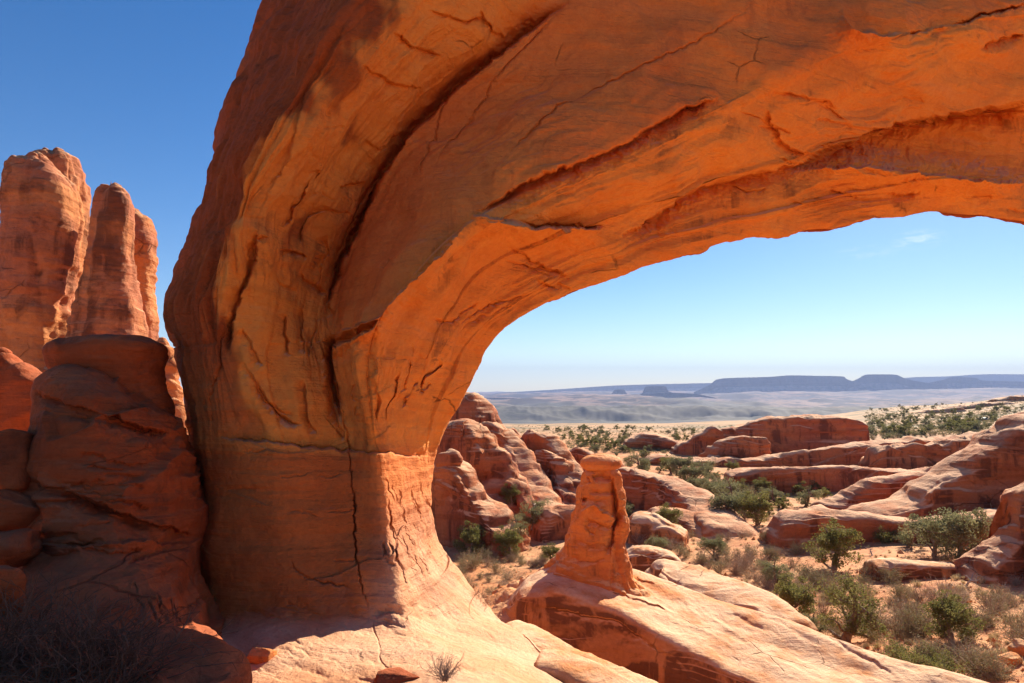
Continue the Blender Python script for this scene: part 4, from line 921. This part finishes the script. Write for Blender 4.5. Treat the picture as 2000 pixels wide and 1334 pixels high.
make_bush('k1', 'dead_brush', 16, 1.3, 2.4, 44, 0, 0, M_dark, None)
make_grass('t1', 21, .35, 90)
make_snag('n1', 31, 1.2); make_snag('n2', 33, 1.5)

def put(key, loc, s, rz, label, cat, group=None, sz=None):
    p = PROTO[key]
    if not p['used']: r = p['root']; p['used'] = True
    else:
        r = p['root'].copy(); C.objects.link(r)
        for ch in p['kids']:
            c = ch.copy(); C.objects.link(c); c.parent = r
    r.location = loc; r.rotation_euler = (0, 0, rz); r.scale = (s, s, sz or s)
    for k in ('label', 'category', 'group'):
        if k in r: del r[k]
    return tag(r, label, cat, group)
H0 = {'j1': 2.4, 'j2': 3.0, 'j3': 3.6, 'j4': 2.0, 'f1': 2.6, 'f2': 2.2, 's1': .9, 's2': .8, 'd1': 1.0, 'd2': .6, 'g1': .7, 't1': .35, 'n1': 1.2, 'n2': 1.5, 'k1': 1.3}
bpy.context.view_layer.update()
# everything a plant can stand on, for dropping roots to the surface under a pixel
_objs = [o for o in scene.objects if o.type == 'MESH' and o.name.split('.')[0] in ('ground', 'rock_fin', 'rock_slab', 'sandstone_ridge')]
def bvh(obs):
    V, T, b = [], [], 0
    for o in obs:
        me = o.data; v = np.empty(len(me.vertices) * 3, np.float32); me.vertices.foreach_get('co', v); v = v.reshape(-1, 3)
        q = np.empty(len(me.loops), np.int32); me.loops.foreach_get('vertex_index', q)
        if o.name == 'ground':
            q = q.reshape(-1, 4); c = v[q].mean(1); m = (c[:, 1] > 5) & (np.hypot(c[:, 0], c[:, 1]) < 1200) & (np.abs(c[:, 0]) < c[:, 1] * 1.1); q = q[m].ravel()
        q = q.reshape(-1, 4); V.append(v); T.append(q + b); b += len(v)
    return BVHTree.FromPolygons(np.concatenate(V).tolist(), np.concatenate(T).tolist())
BV = bvh(_objs); BG = bvh([ground])
def hit(px, py, tree=None):
    d = W(px, py, 1.0); d = Vector(d).normalized()
    h = (tree or BV).ray_cast(Vector((0, 0, 0)) + d * 13, d, 3000)
    if h[0] is None: return None, 0
    p = h[0]; return p, float(p.y * CP + p.z * SP)

# named plants: key, foot pixel, height in pixels, label
PL = [
 ('j1', 922, 1085, 58, 'round green juniper beside the pillar slope, left of the two in the clearing'),
 ('j1', 997, 1088, 54, 'small green juniper with a bare twisted trunk in the sandy clearing'),
 ('j2', 1040, 1030, 62, 'grey-green juniper growing between the fins and the hoodoo'),
 ('j2', 1018, 1050, 46, 'second grey-green juniper, lower left of the one between fins and hoodoo'),
 ('j1', 1000, 985, 36, 'dark green juniper tucked in the cleft between two fins'),
 ('j1', 1077, 1098, 34, 'small round juniper hugging the left foot of the hoodoo'),
 ('j2', 1260, 925, 46, 'tall thin pale juniper in front of the long red wall'),
 ('j1', 1300, 1045, 54, 'green juniper on the sand right of the hoodoo'),
 ('j4', 1288, 1085, 32, 'small grey-green juniper below the green one right of the hoodoo'),
 ('j4', 1392, 1090, 34, 'low green juniper alone on the red sand'),
 ('j3', 1645, 1250, 132, 'large open juniper with a bare forked trunk behind the ridge'),
 ('j1', 1545, 1215, 84, 'leaning green juniper just left of the large open one'),
 ('j1', 1632, 1112, 84, 'dense juniper standing on the red mound'),
 ('j4', 1875, 1095, 88, 'broad spreading juniper, biggest crown beside the right rock wall'),
 ('j4', 1820, 1085, 66, 'dark juniper touching the left of the biggest crown'),
 ('j2', 1770, 1068, 44, 'small grey juniper left of the broad spreading one'),
 ('j1', 1855, 1255, 90, 'round green juniper in the lower right corner'),
 ('j2', 1518, 1140, 60, 'half-bare juniper among the grey brush behind the ridge'),
 ('j2', 1585, 1240, 60, 'small shrubby juniper at the foot of the large open one'),
 ('j2', 1450, 1010, 80, 'tallest juniper of the thicket in the wash'),
 ('j1', 1480, 1025, 58, 'green juniper on the right side of the thicket in the wash'),
 ('j4', 1425, 1020, 50, 'grey juniper at the front of the thicket in the wash'),
 ('j4', 1400, 990, 44, 'spreading juniper at the left of the thicket in the wash'),
 ('j2', 1518, 985, 40, 'rounded juniper just right of the thicket in the wash'),
 ('j2', 1570, 990, 42, 'open juniper below the long low whaleback'),
 ('j4', 1355, 950, 36, 'flat-crowned juniper behind the striped sloping fin'),
 ('j2', 1385, 935, 40, 'half-bare juniper behind the striped sloping fin'),
 ('j1', 1310, 925, 34, 'bushy juniper left of the half-bare one behind the striped fin'),
 ('j4', 1330, 932, 36, 'wide juniper below the dark rock shelf'),
 ('j1', 1428, 925, 24, 'round juniper at the left tip of the long low whaleback'),
 ('j4', 1370, 975, 38, 'grey-green juniper on the slope above the thicket'),
 ('j1', 1490, 965, 30, 'small dark juniper under the whaleback cliff'),
 ('j2', 1740, 890, 26, 'little juniper on the pale-topped shelf'),
 ('j1', 1610, 978, 24, 'small juniper at the left end of the red blocks'),
 ('g1', 1780, 1305, 50, 'low spreading bright green bush along the crest of the ridge'),
 ('g1', 1840, 1320, 46, 'right-hand patch of low bright green bush along the ridge crest'),
 ('g1', 1725, 1055, 30, 'yellow-green low bush under the pale-topped ledge'),
 ('s1', 1800, 1240, 60, 'brown-grey bush in front of the round green juniper'),
 ('d1', 870, 1325, 52, 'leafless dry bush in the crack of the foreground slab'),
 ('s1', 925, 1110, 36, 'grey-green sagebrush below the green juniper'),
 ('s1', 948, 1098, 30, 'pale sagebrush just below the clearing junipers'),
 ('s1', 968, 1120, 28, 'sagebrush at the foot of the pillar slope'),
 ('d1', 1860, 1190, 60, 'tall bare thorny bush under the shade of the right rock wall'),
 ('d1', 1960, 1050, 56, 'dark bare bush above the notch of the right rock wall'),
 ('n1', 1885, 1145, 44, 'bleached dead tree stump on the slope under the broad juniper'),
 ('n2', 1985, 1020, 60, 'bare dead snag standing above the right rock wall'),
 ('n1', 1500, 1175, 40, 'small dead snag left of the leaning green juniper'),
 ('n2', 1705, 1085, 26, 'bleached fallen branch on the red mound'),
 ('d1', 928, 1190, 46, 'bare upright bush at the lip of the foreground slope'),
]
rr = random.Random(5)
for key, x, y, hpx, lab in PL:
    if lab.startswith('leafless'):
        d = 7.1; p = W(x, y, d); dd = d
        p = Vector(p)
    elif lab.startswith('bare upright'):
        p = Vector(W(x, y, 14)); dd = 14
    else: p, dd = hit(x, y, BV if 'ledge' in lab or 'fins' in lab else BG)
    if p is None: continue
    s = hpx / F * dd / H0[key] * (1.22 if key[0] == 'j' else 1.0)
    put(key, p - Vector((0, 0, .03 * s)), s, rr.uniform(0, 6.28), lab, 'juniper' if key[0] in 'jf' else 'dead tree' if key[0] == 'n' else 'bush')
# scattered scrub
def scatter(keys, n, region, hm, label, cat, group, seed, tree=None, zmax=2600):
    rr = random.Random(seed); k = 0; tries = 0
    while k < n and tries < n * 40:
        tries += 1
        x = rr.uniform(region[0], region[2]); y = rr.uniform(region[1], region[3])
        p, d = hit(x, y, tree or BV)
        if p is None or d < 16: continue
        if tree is None:
            g = BG.ray_cast(p + Vector((0, 0, 30)), Vector((0, 0, -1)))
            if g[0] is None or abs(g[0].z - p.z) > .15: continue        # only where sand shows
        c = noise(np.array([p.x * .12, p.y * .12, seed]))
        if c < rr.uniform(-.5, .25) and d < 150: continue
        key = rr.choice(keys); s = rr.uniform(*hm) / H0[key]
        put(key, p, s, rr.uniform(0, 6.28), label, cat, group); k += 1
scatter(['s1','s2','s1','d1'], 42, (870, 1010, 1080, 1200), (.4, .8), 'knee-high grey scrub on the sand between the pillar slope and the hoodoo', 'bush', 'scrub beside the clearing', 1)
scatter(['s1','s2','d1','d2'], 75, (1220, 1010, 1640, 1180), (.45, 1.0), 'knee-high grey scrub on the red sand right of the hoodoo', 'bush', 'scrub right of the hoodoo', 2)
scatter(['s1','s2','d1','d2'], 70, (1560, 1080, 2000, 1334), (.5, 1.1), 'knee-high grey scrub on the sandy slope behind the ridge', 'bush', 'scrub on the right slope', 3)
scatter(['t1'], 60, (1600, 1120, 2000, 1334), (.3, .5), 'straw-coloured grass tuft on the sandy slope behind the ridge', 'grass tuft', 'grass on the right slope', 4)
scatter(['f1','f2','s1'], 42, (1200, 885, 1640, 1010), (.9, 2.3), 'grey-green scrub in the wash between the fins', 'bush', 'scrub in the wash', 5)
scatter(['f1','f2','f2'], 120, (1690, 770, 2000, 850), (1.6, 3.4), 'dark juniper dotting the sandy rise at the right', 'juniper', 'junipers on the sandy rise', 6)
scatter(['f1','f2'], 75, (1040, 836, 1420, 885), (1.1, 2.3), 'dark juniper dotting the flats beyond the hoodoo', 'juniper', 'junipers on the far flats', 7)
scatter(['s1','f1'], 30, (1640, 850, 1990, 925), (.6, 1.6), 'small bush growing on the rock shelves below the sandy rise', 'bush', 'bushes on the rock shelves', 8)

def many(name, key, n, reg_, hm, seed, kind_mat):
    """uncountable cover merged into one object"""
    src = PROTO[key]['root'].data if not PROTO[key]['kids'] else PROTO[key]['kids'][1].data
    v = np.empty(len(src.vertices) * 3, np.float32); src.vertices.foreach_get('co', v); v = v.reshape(-1, 3).astype(float)
    q = np.empty(len(src.loops), np.int32); src.loops.foreach_get('vertex_index', q); q = q.reshape(-1, 4)
    rr = random.Random(seed); Vs, Qs, b = [], [], 0
    for _ in range(n * 6):
        x = rr.uniform(reg_[0], reg_[2]); y = reg_[1] + (reg_[3] - reg_[1]) * rr.random() ** 1.0
        p, d = hit(x, y, BV)
        if p is None or d < 16: continue
        g = BG.ray_cast(p + Vector((0, 0, 30)), Vector((0, 0, -1)))
        if g[0] is None or abs(g[0].z - p.z) > .12: continue
        s = rr.uniform(*hm) / H0[key]; a = rr.uniform(0, 6.28)
        Vs.append(rot2(v * s, a) + np.array(p)); Qs.append(q + b); b += len(v)
        if len(Vs) >= n: break
    o = link(name, mesh_quads(name, np.concatenate(Vs), np.concatenate(Qs), False), kind_mat)
    return o
tag(many('dry_grass', 't1', 420, (860, 1000, 2000, 1334), (.12, .28), 41, M_grass), 'short straw-coloured dry grass scattered over the valley sand', 'grass', kind='stuff')
def low_scrub(name, n, reg_, hm, seed, mat):
    rr = random.Random(seed); rs = np.random.RandomState(seed); Vs, Qs, b, k = [], [], 0, 0
    for _ in range(n * 6):
        x = rr.uniform(reg_[0], reg_[2]); y = rr.uniform(reg_[1], reg_[3]); p, d = hit(x, y, BV)
        if p is None or d > 1100 or d < 60: continue
        g = BG.ray_cast(p + Vector((0, 0, 30)), Vector((0, 0, -1)))
        if g[0] is None or abs(g[0].z - p.z) > .15: continue
        h = rr.uniform(*hm); q = rs.normal(size=(44, 3)); q /= np.linalg.norm(q, axis=1)[:, None]; q[:, 2] = np.abs(q[:, 2])
        v, f = leaves(q * (rs.uniform(.2, 1, 44) ** .5)[:, None] * h * np.array([1.0, 1.0, .8]), h * .17, rs)
        Vs.append(v + np.array(p)); Qs.append(f + b); b += len(v); k += 1
        if k >= n: break
    return link(name, mesh_quads(name, np.concatenate(Vs), np.concatenate(Qs), False), mat)
tag(low_scrub('low_scrub', 1700, (1690, 772, 2000, 850), (.4, 1.1), 51, M_sage), 'low sage scrub carpeting the sandy rise', 'scrub', kind='stuff')
tag(low_scrub('low_scrub', 800, (1000, 831, 1450, 885), (.25, .7), 52, M_sage), 'low sage scrub carpeting the flats beyond the fins', 'scrub', kind='stuff')
# loose stones
rs = np.random.RandomState(9); Vs, Qs, b = [], [], 0
ico = np.array([[1,0,0],[-1,0,0],[0,1,0],[0,-1,0],[0,0,1],[0,0,-1]], float); icoF = np.array([[0,2,4],[2,1,4],[1,3,4],[3,0,4],[2,0,5],[1,2,5],[3,1,5],[0,3,5]])
for _ in range(2600):
    x, y = rs.uniform(860, 2000), rs.uniform(1000, 1334); p, d = hit(x, y, BG)
    if p is None or d > 90: continue
    s = rs.uniform(.02, .11) * (1 + 2 * (rs.rand() > .96)); v = ico * s * rs.uniform(.6, 1.3, 3) + rs.normal(size=(6, 3)) * s * .15
    Vs.append(v + np.array(p)); Qs.append(icoF + b); b += 6
st = link('loose_stones', mesh_quads('loose_stones', np.concatenate(Vs), np.concatenate(Qs), False), M_hood)
tag(st, 'loose red stones strewn over the valley sand', 'stones', kind='stuff')

# foreground: broken blocks on the slab, dead brush in the shade
SV = bvh([slab0, butte])
def hit2(px, py):
    d = Vector(W(px, py, 1.0)).normalized(); h = SV.ray_cast(d * .5, d, 60)
    return h[0] if h[0] else Vector(W(px, py, 7))
p = hit2(500, 1300); o = boulder('boulder', p + Vector((0, .15, .10)), (.44, .32, .19), M_hood, seed=77, yaw=-.25, p=6, rough=.10)
tag(o, 'flat broken orange block resting on the edge of the foreground slab', 'boulder')
p = hit2(775, 1330); o = boulder('boulder', p + Vector((0, .1, .0)), (.6, .4, .17), M_butte, seed=79, yaw=.3, p=5, rough=.15)
tag(o, 'jagged dark red stone at the bottom edge of the slab', 'boulder')
BR = [(30,1290,.9),(120,1310,.9),(210,1300,.75),(270,1330,.7),(-30,1330,1.1),(90,1350,.9),(200,1350,.9),(20,1200,.6)]
for i, (x, y, s) in enumerate(BR):
    put('k1', hit2(x, y), s * .62, i * 1.3, 'tangled leafless dead brush covering the shaded slope at the lower left', 'brush', 'dead brush in the lower left corner')

# ------------------------------------------------------------------ parked car far off on the rise
def paint(name, c, rough=.35, metal=0.0):
    m, nt, b = new_mat(name); b.inputs['Base Color'].default_value = c + (1,); b.inputs['Roughness'].default_value = rough; b.inputs['Metallic'].default_value = metal; b.inputs['Specular IOR Level'].default_value = .5
    return m
M_car = paint('car_paint', (.10, .16, .22)); M_glass = paint('car_glass', (.02, .03, .035), .08); M_tyre = paint('tyre', (.02, .02, .02), .8)
def extr(outline, w0, w1):
    n = len(outline); V = [(x, -w0 / 2 if z < .95 else -w1 / 2, z) for x, z in outline] + [(x, w0 / 2 if z < .95 else w1 / 2, z) for x, z in outline]
    me = bpy.data.meshes.new('m'); Fc = [tuple(range(n)), tuple(range(2*n - 1, n - 1, -1))] + [(i, i + n, (i + 1) % n + n, (i + 1) % n) for i in range(n)]
    me.from_pydata(V, [], Fc); me.update(); return me
car = bpy.data.objects.new('car', None); C.objects.link(car)
me = extr([(-2.2,.35),(-2.25,.75),(-2.1,.95),(-1.9,1.0),(1.0,1.0),(1.9,.9),(2.2,.75),(2.25,.35)], 1.8, 1.75); me.name = 'body'; body = link('body', me, M_car, car)
me = extr([(-1.95,1.0),(-1.6,1.55),(-1.2,1.62),(.1,1.62),(.9,1.0)], 1.7, 1.45); me.name = 'roof'; link('roof', me, M_car, car)
me = extr([(-1.7,1.08),(-1.45,1.5),(.05,1.5),(.72,1.08)], 1.74, 1.72); me.name = 'window'; link('window', me, M_glass, car)
for sx in (-1.4, 1.4):
    for sy in (-.85, .85):
        V, Q = tubes([(np.array([[sx, sy - .11, .34], [sx, sy - .1, .34], [sx, sy + .1, .34], [sx, sy + .11, .34]]), [.05, .34, .34, .05])], 18); link('wheel', mesh_quads('wheel', V, Q), M_tyre, car)
p, d = hit(1925, 821, BG)
if p is not None: car.location = p; car.rotation_euler = (0, 0, R(20)); car.scale = (d / 390,) * 3 if d < 390 else (1,) * 3
tag(car, 'dark blue-green car parked among the junipers on the far sandy rise', 'car')

# ------------------------------------------------------------------ haze
bpy.ops.mesh.primitive_cube_add(size=1); hz = bpy.context.object; hz.name = 'haze'; hz.data.name = 'haze'
hz.dimensions = (36400, 36400, 1120); hz.location = (0, 0, 10)
m = bpy.data.materials.new('haze'); m.use_nodes = True; m.node_tree.nodes.clear()
ho = m.node_tree.nodes.new('ShaderNodeOutputMaterial'); pv = m.node_tree.nodes.new('ShaderNodeVolumePrincipled')
pv.inputs['Color'].default_value = (.48, .62, 1.0, 1); pv.inputs['Density'].default_value = 7.0e-5; pv.inputs['Anisotropy'].default_value = .0
m.node_tree.links.new(pv.outputs[0], ho.inputs['Volume']); hz.data.materials.append(m)
tag(hz, 'thin blue air haze over the far plain', 'haze', kind='stuff')
